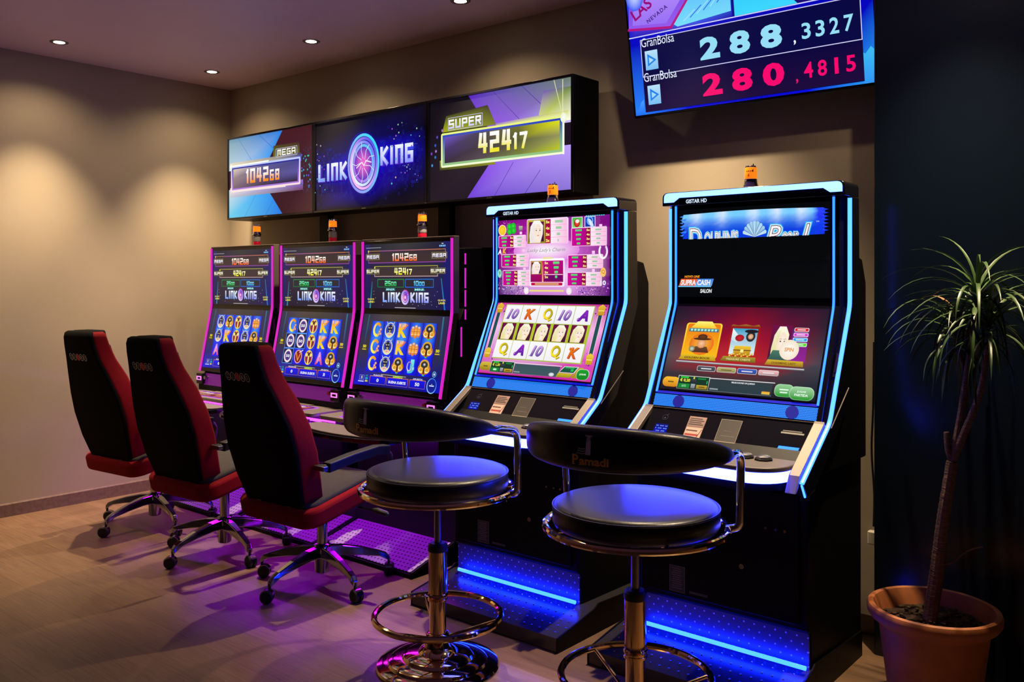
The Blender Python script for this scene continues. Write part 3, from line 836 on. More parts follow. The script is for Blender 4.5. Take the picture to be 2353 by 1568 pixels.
def sym(c, kind, cx, cy, w, h):
    g1, g2 = (255, 235, 70), (235, 110, 20)
    if kind == 'C':
        c.ring(cx - w * .02, cy, w * .36, h * .46, w * .16, (255, 240, 90), (235, 150, 30), 22, 35, 335)
        for a, b in ((.2, -.12), (.3, -.25), (.14, -.3), (.28, .02)):
            c.ell(cx + w * a, cy + h * b, w * .10, h * .09, (255, 225, 190), (200, 90, 30), 8)
        c.line([(cx - w * .22, cy + h * .3), (cx - w * .26, cy)], w * .03, (255, 255, 200))
    elif kind == 'K':
        c.text('K', cx, cy - h * .42, h * .84, (255, 160, 60), (255, 225, 20), w=w * .72, bold=.05)
        for q in range(5): c.line([(cx - w * .32 + q * w * .12, cy + h * .44), (cx - w * .3 + q * w * .12, cy + h * .28)], w * .05, (255, 215, 190))
        c.line([(cx + w * .1, cy + h * .1), (cx + w * .33, cy + h * .36)], w * .09, (240, 110, 60))
    elif kind == 'J':
        c.text('J', cx, cy - h * .42, h * .84, (120, 235, 235), (60, 190, 200), w=w * .5, bold=.05)
        c.ring(cx - w * .12, cy, w * .2, h * .3, w * .06, (240, 230, 255), (170, 80, 170), 14)
        c.ell(cx + w * .22, cy - h * .12, w * .09, h * .14, (200, 250, 250), (80, 160, 190), 10)
    elif kind == 'A':
        c.text('A', cx, cy - h * .42, h * .84, (220, 160, 250), (230, 60, 60), w=w * .74, bold=.04)
        c.line([(cx, cy + h * .2), (cx - w * .14, cy - h * .3)], w * .04, (255, 215, 250))
    elif kind == 'mask':      # a horned silver mask
        c.ell(cx, cy, w * .42, h * .48, (190, 200, 235), (235, 235, 190), 20)
        c.ell(cx, cy + h * .03, w * .35, h * .40, (60, 90, 220), (40, 60, 190), 18)
        c.poly([(cx - w * .34, cy + h * .56), (cx - w * .08, cy + h * .28), (cx - w * .2, cy + h * .1)], (210, 215, 235), (60, 60, 110))
        c.poly([(cx + w * .34, cy + h * .56), (cx + w * .08, cy + h * .28), (cx + w * .2, cy + h * .1)], (210, 215, 235), (60, 60, 110))
        c.ell(cx, cy + h * .08, w * .2, h * .26, (40, 44, 70), (30, 30, 60), 12)
        c.ell(cx - w * .09, cy + h * .14, w * .05, h * .03, (250, 240, 160)); c.ell(cx + w * .09, cy + h * .14, w * .05, h * .03, (250, 240, 160))
        c.poly([(cx - w * .1, cy - h * .02), (cx + w * .1, cy - h * .02), (cx, cy - h * .16)], (240, 220, 120), (110, 110, 150))
        c.ell(cx, cy - h * .27, w * .26, h * .13, (250, 235, 200), (215, 200, 170), 12)
        c.ell(cx, cy - h * .26, w * .14, h * .06, (235, 160, 150))
    elif kind == 'scarab':
        c.ell(cx, cy - h * .08, w * .5, h * .34, (250, 205, 60), (190, 100, 20), 20)
        c.ell(cx, cy + h * .14, w * .38, h * .34, (255, 235, 90), (215, 150, 30), 20)
        c.ell(cx, cy + h * .16, w * .27, h * .22, (40, 44, 50), (60, 54, 40), 14)
        c.ell(cx, cy + h * .18, w * .11, h * .09, (230, 230, 235), (120, 120, 130), 10)
        c.ring(cx - w * .23, cy - h * .15, w * .19, h * .18, w * .07, (255, 250, 180), (240, 175, 60), 14)
        c.ring(cx + w * .23, cy - h * .15, w * .19, h * .18, w * .07, (255, 250, 180), (240, 175, 60), 14)
        c.ell(cx, cy - h * .2, w * .08, h * .22, (60, 40, 20), (110, 40, 20), 10)
        c.ell(cx, cy - h * .46, w * .1, h * .05, (90, 240, 60), (60, 160, 40), 8)
    elif kind == 'gem':
        c.ell(cx, cy, w * .40, h * .50, (255, 240, 120), (225, 200, 90), 20)
        c.ell(cx, cy, w * .33, h * .43, (110, 12, 70), (150, 30, 90), 18)
        c.line([(cx - w * .28, cy + h * .2), (cx + w * .28, cy + h * .2)], h * .14, (240, 225, 110))
        c.line([(cx, cy + h * .42), (cx, cy - h * .42)], w * .13, (255, 225, 70))
        c.ell(cx, cy + h * .22, w * .12, h * .12, (70, 20, 40), (90, 40, 30), 10)
        c.ell(cx - w * .2, cy + h * .12, w * .08, h * .08, (255, 230, 150)); c.ell(cx + w * .2, cy + h * .12, w * .08, h * .08, (255, 230, 150))
    elif kind == 'urns':
        for q, (dx, hh) in enumerate(((-.24, .34), (.24, .34), (0, .42))):
            c.ell(cx + w * dx, cy - h * .04, w * .17, h * hh, (255, 190, 90), (215, 110, 30), 14)
            c.ell(cx + w * dx, cy + h * (hh - .12), w * .12, h * .09, (250, 235, 215), (190, 130, 90), 10)
            c.line([(cx + w * (dx - .12), cy - h * .02), (cx + w * (dx + .12), cy - h * .02)], h * .03, (150, 60, 20))
            c.line([(cx + w * (dx - .10), cy - h * .2), (cx + w * (dx + .10), cy - h * .2)], h * .03, (255, 240, 170))
    elif kind == 'orb':
        c.frame(cx - w * .52, cy - h * .52, cx + w * .52, cy + h * .52, w * .03, (90, 170, 255))
        c.rect(cx - w * .49, cy - h * .49, cx + w * .49, cy + h * .49, (12, 12, 70))
        c.ell(cx, cy, w * .4, h * .46, (190, 205, 255), (250, 225, 225), 20)
        c.ell(cx, cy, w * .28, h * .33, (40, 20, 40), (90, 60, 150), 16)
        c.text('50', cx, cy - h * .1, h * .2, (240, 245, 255), w=w * .4, bold=.03)
    elif kind == 'falcon':
        c.ell(cx, cy, w * .4, h * .47, (240, 190, 110), (225, 150, 160), 20)
        c.ell(cx, cy, w * .32, h * .4, (160, 20, 40), (110, 16, 40), 16)
        for q in (-1, 1):
            c.line([(cx, cy - h * .25), (cx + q * w * .22, cy + h * .25)], w * .07, (235, 170, 60))
        c.line([(cx + w * .1, cy + h * .3), (cx + w * .4, cy + h * .44)], w * .06, (240, 230, 220))

def pink_upper(fn, W, Hh):
    c = Canvas(fn)
    X = lambda u: u * W
    V = lambda v: v * Hh
    bg = (44, 38, 52)
    c.grid(0, 0, W, Hh, [[(24, 18, 50), bg, (24, 22, 80)], [(40, 34, 62), (48, 40, 52), (30, 28, 90)], [(34, 32, 70), (50, 42, 52), (34, 34, 80)], [(26, 28, 54), (56, 56, 58), (26, 28, 60)]])
    c.rect(0, 0, X(.07), Hh, (36, 34, 96), (24, 20, 84)); c.rect(X(.93), 0, W, Hh, (34, 34, 100), (24, 24, 110))
    c.poly([(X(.06), 0), (X(.075), 0), (X(.10), V(.42)), (X(.09), V(.42))], (40, 90, 120), (30, 150, 160))
    c.poly([(X(.935), 0), (X(.95), 0), (X(.91), V(.46)), (X(.90), V(.46))], (40, 110, 160), (30, 120, 200))
    for q in range(14): c.rect(X(.02 + q * .0135), V(.938), X(.029 + q * .0135), V(.945), (210, 215, 230))
    c.poly([(X(.905), V(.975)), (X(.935), V(.975)), (X(.92), V(.962))], (235, 240, 255))
    for q in range(4): c.rect(X(.885 + q * .018), V(.925), X(.898 + q * .018), V(.95), (130, 190, 250))
    c.frame(X(.045), V(.70), X(.955), V(.895), .0042, (165, 120, 60), (150, 70, 170))
    c.rect(X(.2), V(.882), X(.9), V(.896), (190, 110, 60), (150, 80, 150), False)
    c.rect(X(.052), V(.712), X(.948), V(.872), (58, 46, 52), (66, 48, 50))
    c.ell(X(.05), V(.885), .006, .008, (255, 230, 130), (190, 140, 50), 8)
    for x in (.105, .885):
        c.frame(X(x - .085), V(.755), X(x + .085), V(.845), .002, (170, 150, 90))
        c.rect(X(x - .08), V(.762), X(x + .08), V(.838), (62, 46, 56))
        c.tech('MEGA', X(x), V(.772), V(.055), (255, 255, 255), (230, 225, 250), cw=V(.06), gap=.22, th=.24)
    c.tech('104268', X(.49), V(.728), V(.118), (255, 250, 235), (255, 105, 20), cw=V(.088), gap=.2, th=.2, small=2, small_k=.82)
    c.frame(X(.125), V(.49), X(.87), V(.655), .0042, (165, 160, 60), (190, 160, 160))
    c.rect(X(.132), V(.502), X(.863), V(.637), (60, 50, 54), (64, 48, 50))
    c.ell(X(.13), V(.63), .006, .009, (255, 250, 120), (160, 150, 50), 8)
    for x in (.105, .87):
        c.rect(X(x - .075), V(.535), X(x + .08), V(.61), (64, 58, 56))
        c.frame(X(x - .078), V(.53), X(x + .083), V(.615), .002, (150, 140, 90))
        c.tech('SUPER', X(x), V(.548), V(.05), (255, 250, 235), (245, 235, 180), cw=V(.05), gap=.2, th=.24)
    c.tech('42417', X(.475), V(.52), V(.105), (255, 255, 200), (245, 235, 30), cw=V(.078), gap=.2, th=.21, small=2, small_k=.82)
    for x0, x1, c1, c2, s, lab in ((.165, .485, (30, 150, 70), (20, 120, 60), '2500', 'MINOR'), (.50, .825, (40, 120, 220), (30, 110, 230), '1000', 'MINI')):
        c.frame(X(x0), V(.325), X(x1), V(.455), .004, c1, c2)
        c.rect(X(x0) + .0055, V(.343), X(x1) - .0055, V(.438), (44, 40, 50))
        tc = ((120, 255, 190), (30, 190, 70)) if x0 < .3 else ((130, 230, 255), (60, 180, 255))
        c.tech(s, X((x0 + x1) / 2), V(.35), V(.075), tc[0], tc[1], cw=V(.06), gap=.2, th=.2, small=2, small_k=.85)
        c.rect(X((x0 + x1) / 2 - .06), V(.272), X((x0 + x1) / 2 + .06), V(.318), (30, 90, 90))
        c.text(lab, X((x0 + x1) / 2), V(.28), V(.03), (170, 245, 250), w=X(.10), bold=.03)
    link_logo(c, X(.5), V(.175), W * .56)
    for x in (.085, .915):
        c.text('QUICK', X(x), V(.125), V(.028), (235, 215, 90), w=X(.085), bold=.03)
        c.text('LAND', X(x), V(.085), V(.03), (245, 230, 70), w=X(.07), bold=.03)
    c.line([(X(.38), V(.018)), (X(.62), V(.018))], .003, (205, 205, 210))
    rng = random.Random(5)
    for k in range(30):
        c.ell(X(rng.uniform(.12, .88)), V(rng.uniform(.04, .3)), .0018, .0018, (220, 220, 250), n=6)
    return c

def pink_lower(fn, W, Hh, reels, bet):
    c = Canvas(fn)
    X = lambda u: u * W
    V = lambda v: v * Hh
    c.grid(0, 0, W, Hh, [[(14, 20, 215), (8, 10, 120), (10, 14, 120), (12, 20, 200)], [(30, 30, 120), (50, 44, 62), (40, 40, 80), (20, 24, 120)], [(52, 46, 60), (56, 46, 54), (56, 46, 54), (44, 44, 80)], [(40, 40, 90), (60, 50, 54), (60, 52, 54), (44, 40, 84)], [(44, 44, 70), (78, 68, 64), (66, 60, 58), (50, 44, 80)]])
    c.poly([(X(.05), V(.55)), (X(.065), V(.55)), (X(.075), V(.99)), (X(.065), V(.99))], (40, 110, 120), (44, 44, 90))
    c.poly([(X(.935), V(.5)), (X(.955), V(.5)), (X(.945), V(.99)), (X(.93), V(.99))], (50, 120, 150), (44, 44, 110))
    x0, x1, y0, y1 = .12, .885, .195, .90
    cw = (x1 - x0) / 5
    for q in range(5):
        a, b = X(x0 + q * cw) + .002, X(x0 + (q + 1) * cw) - .002
        c.grid(a, V(y0), b, V(y1), [[(10, 12, 215), (16, 24, 240), (8, 10, 190)], [(14, 20, 225), (24, 60, 245), (10, 12, 205)], [(20, 60, 235), (60, 150, 250), (14, 40, 220)], [(16, 40, 225), (40, 120, 250), (12, 24, 200)]])
        c.line([(b + .001, V(y0)), (b + .001, V(y1))], .0028, (16, 10, 90))
    rh = (y1 - y0) / 3
    for q in range(5):
        for r in range(3):
            sym(c, reels[r][q], X(x0 + (q + .5) * cw), V(y1 - (r + .5) * rh), X(cw) * .92, V(rh) * .94)
    for x in (.075, .93):
        c.text('50', X(x), V(.52), V(.04), (245, 225, 30), w=X(.04), bold=.04)
        c.rect(X(x - .025), V(.49), X(x + .025), V(.505), (210, 180, 40))
    c.ring(X(.93), V(.235), .014, .016, .003, (130, 210, 255), n=16); c.ell(X(.93), V(.235), .006, .007, (200, 230, 255), n=10)
    c.line([(X(.33), V(.17)), (X(.62), V(.165))], .003, (190, 180, 170))
    # bottom bar
    c.frame(X(.07), V(.075), X(.13), V(.14), .002, (150, 150, 190)); c.ell(X(.10), V(.107), .01, .011, (210, 215, 230), (60, 70, 110), 10)
    c.rect(X(.06), V(.045), X(.13), V(.06), (190, 200, 250))
    for k, cc in enumerate(((200, 200, 60), (30, 170, 190), (30, 120, 140))): c.rect(X(.145), V(.05 + k * .036), X(.175), V(.075 + k * .036), cc)
    for a, b, tx, lab, lc in ((.20, .395, '0', 'PUNTOS', (215, 220, 255)), (.405, .655, 'BUENA SUERTE', 'GANADO', (200, 255, 30)), (.67, .85, bet, 'APUESTA', (215, 220, 255))):
        c.frame(X(a), V(.03), X(b), V(.142), .0028, (230, 130, 80), (130, 90, 190))
        c.rect(X(a) + .004, V(.04), X(b) - .004, V(.132), (14, 20, 235), (10, 14, 190))
        c.text(lab, X((a + b) / 2), V(.14), V(.022 if lc[2] > 100 else .03), lc, w=X(.11), bold=.03)
        c.text(tx, X((a + b) / 2), V(.062), V(.046 if len(tx) < 4 else .036), (245, 245, 255), w=X(.05 if tx == '50' else .026) if len(tx) < 4 else X(.2), bold=.03)
    c.ell(X(.92), V(.085), .037, .042, (10, 20, 130), (16, 40, 160), 22)
    c.ring(X(.92), V(.085), .037, .042, .005, (150, 215, 255), (40, 110, 230), 24)
    c.rect(X(.895), V(.078), X(.945), V(.092), (215, 230, 255)); c.poly([(X(.912), V(.108)), (X(.928), V(.108)), (X(.92), V(.1))], (215, 230, 255))
    return c

def pink_machine(xc, label, reels, bet, phase):
    y0 = -.45
    off = (0, y0, 0)
    t = thing('slot_machine', label, 'slot machine', (xc, y0, 0), 0, 'pink-lit slot machines under the jackpot screens')
    hw = .372
    m = MB(off)
    m.prism([(-.10, 0), (-.46, 0), (-.46, .30), (-.52, .42), (-.52, .72), (-.10, .72)], 'x', -.33, .33)
    m.prism([(-.10, .70), (-.55, .70), (-.55, .80), (-.50, .88), (-.40, 1.30), (-.365, 1.36), (-.365, 1.69), (-.10, 1.70)], 'x', -.372, .372)
    m.build('cabinet', M_BLACK, t, bevel=.006)
    m = MB(off)
    F = [(-.45, 1.745), (-.45, 1.335), (-.54, .885)]
    m.prism([(-.45, 1.745), (-.45, 1.335), (-.54, .885), (-.50, .875), (-.41, 1.33), (-.405, 1.74)], 'x', -hw, hw)
    m.build('display_head', M_GLOSS, t, bevel=.004)
    m = MB(off)
    m.box(-hw - .001, hw + .001, -.452, -.404, 1.744, 1.752)
    m.box(hw, hw + .006, -.452, -.41, 1.335, 1.752)
    m.build('head_trim', M_SILVER, t, bevel=.002)
    for s in (-1, 1):
        m = MB(off)
        x = s * (hw - .008)
        m.tube(fillet([(x, -.452, 1.74), (x, -.452, 1.335), (x, -.543, .885)], .05, 4), .0085, 8)
        m.build('light_strip', M_PINK, t)
        m = MB(off)
        for a, b in ((1.60, 1.66), (1.47, 1.58), (1.37, 1.46), (1.30, 1.355)):
            m.box(s * .3725 - .003, s * .3725 + .003, -.362, -.354, a, b)
        m.box(s * .3725 - .003, s * .3725 + .003, -.395, -.386, 1.10, 1.26)
        m.build('side_light', M_PINK, t)
    W = 2 * (hw - .024)
    fu = plane_fn(Vector((-W / 2, -.4512 - y0, 1.352)), (1, 0, 0), (0, 0, 1))
    pink_upper(fu, W, .372).build('upper_screen', M_SCREEN, t)
    v = Vector((0, -.45 + .54, 1.335 - .885)); L = v.length; v.normalize()
    n = Vector((1, 0, 0)).cross(v)
    o = Vector((-W / 2, -.54 - y0, .885)) + v * .028 + n * .0012
    pink_lower(plane_fn(o, (1, 0, 0), v), W, L - .045, reels, bet).build('lower_screen', M_SCREEN, t)
    # speaker mesh and slots under the screens
    m = MB(off); m.prism([(-.538, .872), (-.552, .795), (-.545, .79), (-.53, .872)], 'x', -.30, .30)
    m.build('speaker_mesh', M_MESH, t)
    for s in (-1, 1):
        m = MB(off); m.box(s * .325 - .038, s * .325 + .038, -.572, -.54, .80, .872); b = m.build('bill_slot', M_GLOSS, t, bevel=.004)
        m = MB(off); x = s * .325
        m.box(x - .028, x + .028, -.576, -.571, .846, .853); m.box(x - .028, x + .028, -.576, -.571, .826, .832)
        m.box(x - .028, x - .021, -.576, -.571, .832, .846); m.box(x + .021, x + .028, -.576, -.571, .832, .846)
        m.build('slot_light', M_MAGSLOT, b)
    for x in (-.265, .265):
        m = MB(off); m.cyl((x, -.54, .845), (x, -.568, .845), .012, seg=16); m.build('lock', M_CHROMED, t)
    # deck with outline light and printed buttons
    m = MB(off); m.rprism(-.37, .37, -.775, -.53, .735, .758, .03, 'z', 5, 0, (1, 1, 0, 0)); m.build('button_deck', M_DECK, t, bevel=.003)
    a0, a1, b0, b1, z = -.222, .222, -.745, -.60, .7595
    m = MB(off)
    for q in ((a0, a1, b0, b0 + .006), (a0, a1, b1 - .006, b1), (a0, a0 + .006, b0 + .006, b1 - .006), (a1 - .006, a1, b0 + .006, b1 - .006)):
        m.box(q[0], q[1], q[2], q[3], z - .002, z + .001)
    m.build('deck_outline', M_VIOLET, t)
    c = Canvas(plane_fn(Vector((a0 + .008, b0 + .008 - y0, z)), (1, 0, 0), (0, 1, 0)), .00002)
    w2, h2 = a1 - a0 - .016, b1 - b0 - .016
    c.rect(0, 0, w2, h2, (60, 14, 70), (80, 16, 60))
    rg = random.Random(int(phase * 10) + 2)
    for k in range(7):
        x = .012 + k * (w2 - .03) / 7
        c.rrect(x, .012, x + .046, h2 * .42, .006, rg.choice([(240, 170, 110), (120, 40, 40), (250, 230, 240), (225, 140, 90)]), (150, 60, 50))
        c.rrect(x, h2 * .5, x + .046, h2 * .9, .006, rg.choice([(235, 240, 255), (250, 200, 120), (190, 90, 80), (250, 250, 235)]), (200, 110, 90))
    c.build('deck_screen', M_SCREEN, t)
    m = MB(off); m.box(-.12, .12, -.60, -.56, .757, .764); m.build('card_rest', M_SILVER, t, bevel=.002)
    # padded shelf
    pts = [(-.36, -.76), (-.37, -.86)] + [(-.37 + .37 * (1 - math.cos(math.radians(a))), -.86 - .13 * math.sin(math.radians(a))) for a in range(15, 180, 15)] + [(.37, -.86), (.36, -.76)]
    m = MB(off); m.prism(pts, 'z', .690, .715, 1); m.prism([(x * .965, -.76 + (y + .76) * .92) for x, y in pts], 'z', .715, .724, 0)
    m.build('armrest_shelf', [M_DECK, M_GLOSS], t, bevel=.004)
    # foot ramp and its light
    m = MB(off); m.prism([(-.78, 0), (-.78, .022), (-.40, .125), (-.40, 0)], 'x', -.40, .40, 0)
    m.build('ramp_body', M_BLACK, t, bevel=.004)
    m = MB(off); m.prism([(-.772, .027), (-.772, .031), (-.415, .128), (-.415, .124)], 'x', -.385, .385)
    m.build('foot_ramp', M_RAMP, t)
    for a, b in ((-.400, -.384), (.384, .400)):
        m = MB(off); m.prism([(-.782, 0), (-.782, .034), (-.45, .128), (-.445, .36), (-.42, .36), (-.40, .0)], 'x', a, b); m.build('ramp_side', M_BLACK, t, bevel=.002)
    m = MB(off); m.box(-.40, .40, -.47, -.455, .10, .30); m.build('kick_panel', M_DARK, t)
    m = MB(off); m.box(-.34, .34, -.60, -.575, .676, .686); m.build('deck_underlight', M_PURPLE, t)
    b = beacon(t, (.02, -.34 - y0, 1.748), 2, k=.86)
    return t
pink_machine(.84, 'pink-lit slot machine standing next to the left wall', [['mask', 'scarab', 'gem', 'mask', 'urns'], ['mask', 'K', 'gem', 'mask', 'scarab'], ['A', 'C', 'urns', 'K', 'scarab']], '30', .1)
pink_machine(1.665, 'pink-lit slot machine, middle of the three, with four framed round symbols on its reels', [['C', 'orb', 'gem', 'K', 'K'], ['orb', 'orb', 'gem', 'K', 'scarab'], ['orb', 'falcon', 'gem', 'A', 'scarab']], '30', .2)
pink_machine(2.47, 'pink-lit slot machine beside the blue-lit one, three gold C symbols on its first reel', [['C', 'mask', 'K', 'urns', 'scarab'], ['C', 'mask', 'K', 'urns', 'scarab'], ['C', 'mask', 'scarab', 'J', 'scarab']], '50', .3)

# ------------------------------------------------------------------ blue-lit slot machines
M_SPK, _b, _k = dots_mat('blue_speaker_mesh', (0.01, 0.03, 0.08), (0.02, 0.05, 0.12), (0.006, 0.006), 0.0019, 0.2, 0.4, 0, (0, 2))
def _spk():
    nt = M_SPK.node_tree; b = nt.nodes['Principled BSDF']
    mx = nt.nodes.new('ShaderNodeMixRGB')
    mx.inputs['Color1'].default_value = (0.002, 0.10, 0.85, 1); mx.inputs['Color2'].default_value = (0.02, 0.46, 1.0, 1)
    nt.links.new(_k, mx.inputs['Fac']); nt.links.new(mx.outputs['Color'], b.inputs['Emission Color'])
    b.inputs['Emission Strength'].default_value = 0.9
_spk()
M_SPKDARK = mat('dark_blue_speaker', (0.005, 0.008, 0.05), 0.5, emit=(0.002, 0.004, 0.55), es=0.5)
M_KICK, _b, _k = dots_mat('kick_panel_painted_reflections', (0.07, 0.07, 0.09), (0.75, 0.75, 0.8), (0.042, 0.026), 0.0034, 0.0, 0.35, 0, (0, 2))  # bright dots paint in the mirror image of the foot plate studs
M_PLATE = mat('dark_foot_plate', (0.055, 0.05, 0.055), 0.24, 0.5)

def portrait(c, x0, y0, x1, y1, pale=False, frame=None):
    """generic fair-haired woman"""
    w, h = x1 - x0, y1 - y0
    X = lambda u: x0 + u * w
    Y = lambda v: y0 + v * h
    c.rect(x0, y0, x1, y1, (110, 10, 70), (60, 10, 50))
    if frame: c.frame(x0, y0, x1, y1, w * .08, frame, (150, 140, 30))
    hair = ((250, 248, 225), (235, 225, 150)) if not pale else ((252, 250, 250), (240, 225, 225))
    c.poly([(X(.12), Y(.02)), (X(.72), Y(.02)), (X(.86), Y(.4)), (X(.88), Y(.75)), (X(.68), Y(.97)), (X(.36), Y(.97)), (X(.16), Y(.72)), (X(.10), Y(.35))], hair[0], hair[1])
    skin = ((255, 240, 225), (250, 225, 205))
    c.ell(X(.58), Y(.52), w * .22, h * .29, skin[0], skin[1], 16)
    c.poly([(X(.38), Y(.02)), (X(.72), Y(.02)), (X(.64), Y(.28)), (X(.48), Y(.28))], skin[0], skin[1])
    c.poly([(X(.34), Y(.9)), (X(.62), Y(.92)), (X(.48), Y(.74)), (X(.36), Y(.5)), (X(.30), Y(.6))], hair[0], hair[1])
    for k in range(4): c.line([(X(.16 + .05 * k), Y(.15)), (X(.14 + .06 * k), Y(.55)), (X(.26 + .06 * k), Y(.85))], w * .012, (215, 200, 130) if not pale else (225, 210, 205))
    for a in (.50, .70):
        c.ell(X(a), Y(.55), w * .04, h * .022, (70, 70, 80), n=8); c.line([(X(a - .05), Y(.61)), (X(a + .05), Y(.62))], h * .012, (150, 120, 90))
    c.line([(X(.61), Y(.52)), (X(.63), Y(.43))], w * .012, (225, 180, 160))
    c.ell(X(.60), Y(.34), w * .06, h * .02, (225, 120, 120), n=8)

def star_bar(c, W, Hh, right):
    X = lambda u: u * W
    V = lambda v: v * Hh
    c.rrect(X(.012), V(.03), X(.13), V(.145), .02, (215, 190, 60) if right == 'a' else (255, 190, 50), (150, 125, 20) if right == 'a' else (210, 130, 20))
    c.rect(X(.05), V(.08), X(.09), V(.095), (110, 90, 20))
    c.rect(X(.118), V(.015), X(.335), V(.17), (225, 235, 225), (130, 140, 130))
    c.rect(X(.122), V(.02), X(.331), V(.164), (12, 60, 34), (20, 46, 40))
    c.rect(X(.135), V(.143), X(.19), V(.158), (40, 220, 60))
    c.text('\u20ac 0,20' if right == 'b' else '\u20ac 1,20', X(.168), V(.095), V(.042), (255, 245, 60), w=X(.07), bold=.03)
    c.rect(X(.128), V(.028), X(.205), V(.078), (10, 140, 50)); c.text('AUTO' if right == 'b' else '1', X(.166), V(.04), V(.024), (210, 245, 220), w=X(.03))
    c.rect(X(.212), V(.09), X(.245), V(.135), (60, 64, 80), (30, 34, 46)); c.ell(X(.228), V(.148), .004, .005, (235, 220, 60), n=8)
    c.rect(X(.214), V(.03), X(.243), V(.08), (170, 175, 185), (110, 115, 125))
    c.rect(X(.255), V(.135), X(.31), V(.150), (20, 140, 60)); c.text('1', X(.32), V(.09), V(.034), (60, 240, 120), bold=.03)
    c.rect(X(.252), V(.028), X(.326), V(.072), (200, 165, 50), (150, 120, 30)); c.rect(X(.27), V(.044), X(.31), V(.056), (110, 85, 20))
    c.rect(X(.34), V(.02), X(.74), V(.15), (52, 84, 90) if right == 'a' else (46, 60, 66), (62, 86, 94) if right == 'a' else (40, 60, 68))
    c.line([(X(.336), V(.16)), (X(.75), V(.16))], .003, (230, 235, 240)); c.line([(X(.336), V(.018)), (X(.74), V(.018))], .002, (110, 120, 125))
    c.rect(X(.345), V(.035), X(.40), V(.05), (150, 160, 165))
    if right == 'a':
        c.ell(X(.68), V(.045), .016, .009, (235, 240, 245), (190, 195, 200), 12)
        c.poly([(X(.735), V(.08)), (X(.865), V(.08)), (X(.895), V(.165)), (X(.775), V(.165))], (225, 240, 230))
        c.poly([(X(.742), V(.086)), (X(.86), V(.086)), (X(.886), V(.158)), (X(.779), V(.158))], (14, 110, 60), (24, 70, 66))
        c.rect(X(.785), V(.142), X(.86), V(.152), (60, 200, 110)); c.text('10', X(.845), V(.1), V(.034), (40, 245, 90), bold=.04)
        c.poly([(X(.72), V(.02)), (X(.835), V(.02)), (X(.858), V(.075)), (X(.733), V(.075))], (205, 190, 40), (160, 140, 20))
        c.poly([(X(.845), V(.02)), (X(.905), V(.02)), (X(.935), V(.16)), (X(.895), V(.16))], (190, 165, 50), (170, 140, 20))
        c.rrect(X(.885), V(.006), X(.99), V(.142), .022, (225, 240, 225), (150, 190, 150)); c.rrect(X(.889), V(.01), X(.986), V(.137), .021, (16, 160, 40), (10, 130, 30))
        c.text('JUGAR', X(.938), V(.062), V(.026), (240, 255, 240), w=X(.055), bold=.03)
    else:
        c.text('SELECCIONE UN JUEGO', X(.555), V(.118), V(.022), (235, 240, 245), w=X(.15), bold=.03)
        c.rect(X(.68), V(.03), X(.73), V(.06), (250, 170, 30), (220, 190, 80))
        c.rrect(X(.755), V(.02), X(.87), V(.155), .02, (180, 225, 185), (120, 180, 130)); c.rrect(X(.76), V(.025), X(.865), V(.15), .018, (150, 205, 150), (10, 150, 30))
        c.rect(X(.785), V(.09), X(.84), V(.104), (230, 250, 235)); c.rect(X(.79), V(.06), X(.835), V(.074), (230, 250, 235))
        c.rrect(X(.845), V(.0), X(.992), V(.142), .024, (190, 230, 195), (120, 180, 130)); c.rrect(X(.85), V(.006), X(.987), V(.136), .022, (160, 210, 160), (8, 150, 24))
        c.text('JUGAR', X(.918), V(.075), V(.024), (225, 250, 230), w=X(.055), bold=.03); c.text('PARTIDA', X(.918), V(.04), V(.026), (235, 255, 240), w=X(.08), bold=.03)

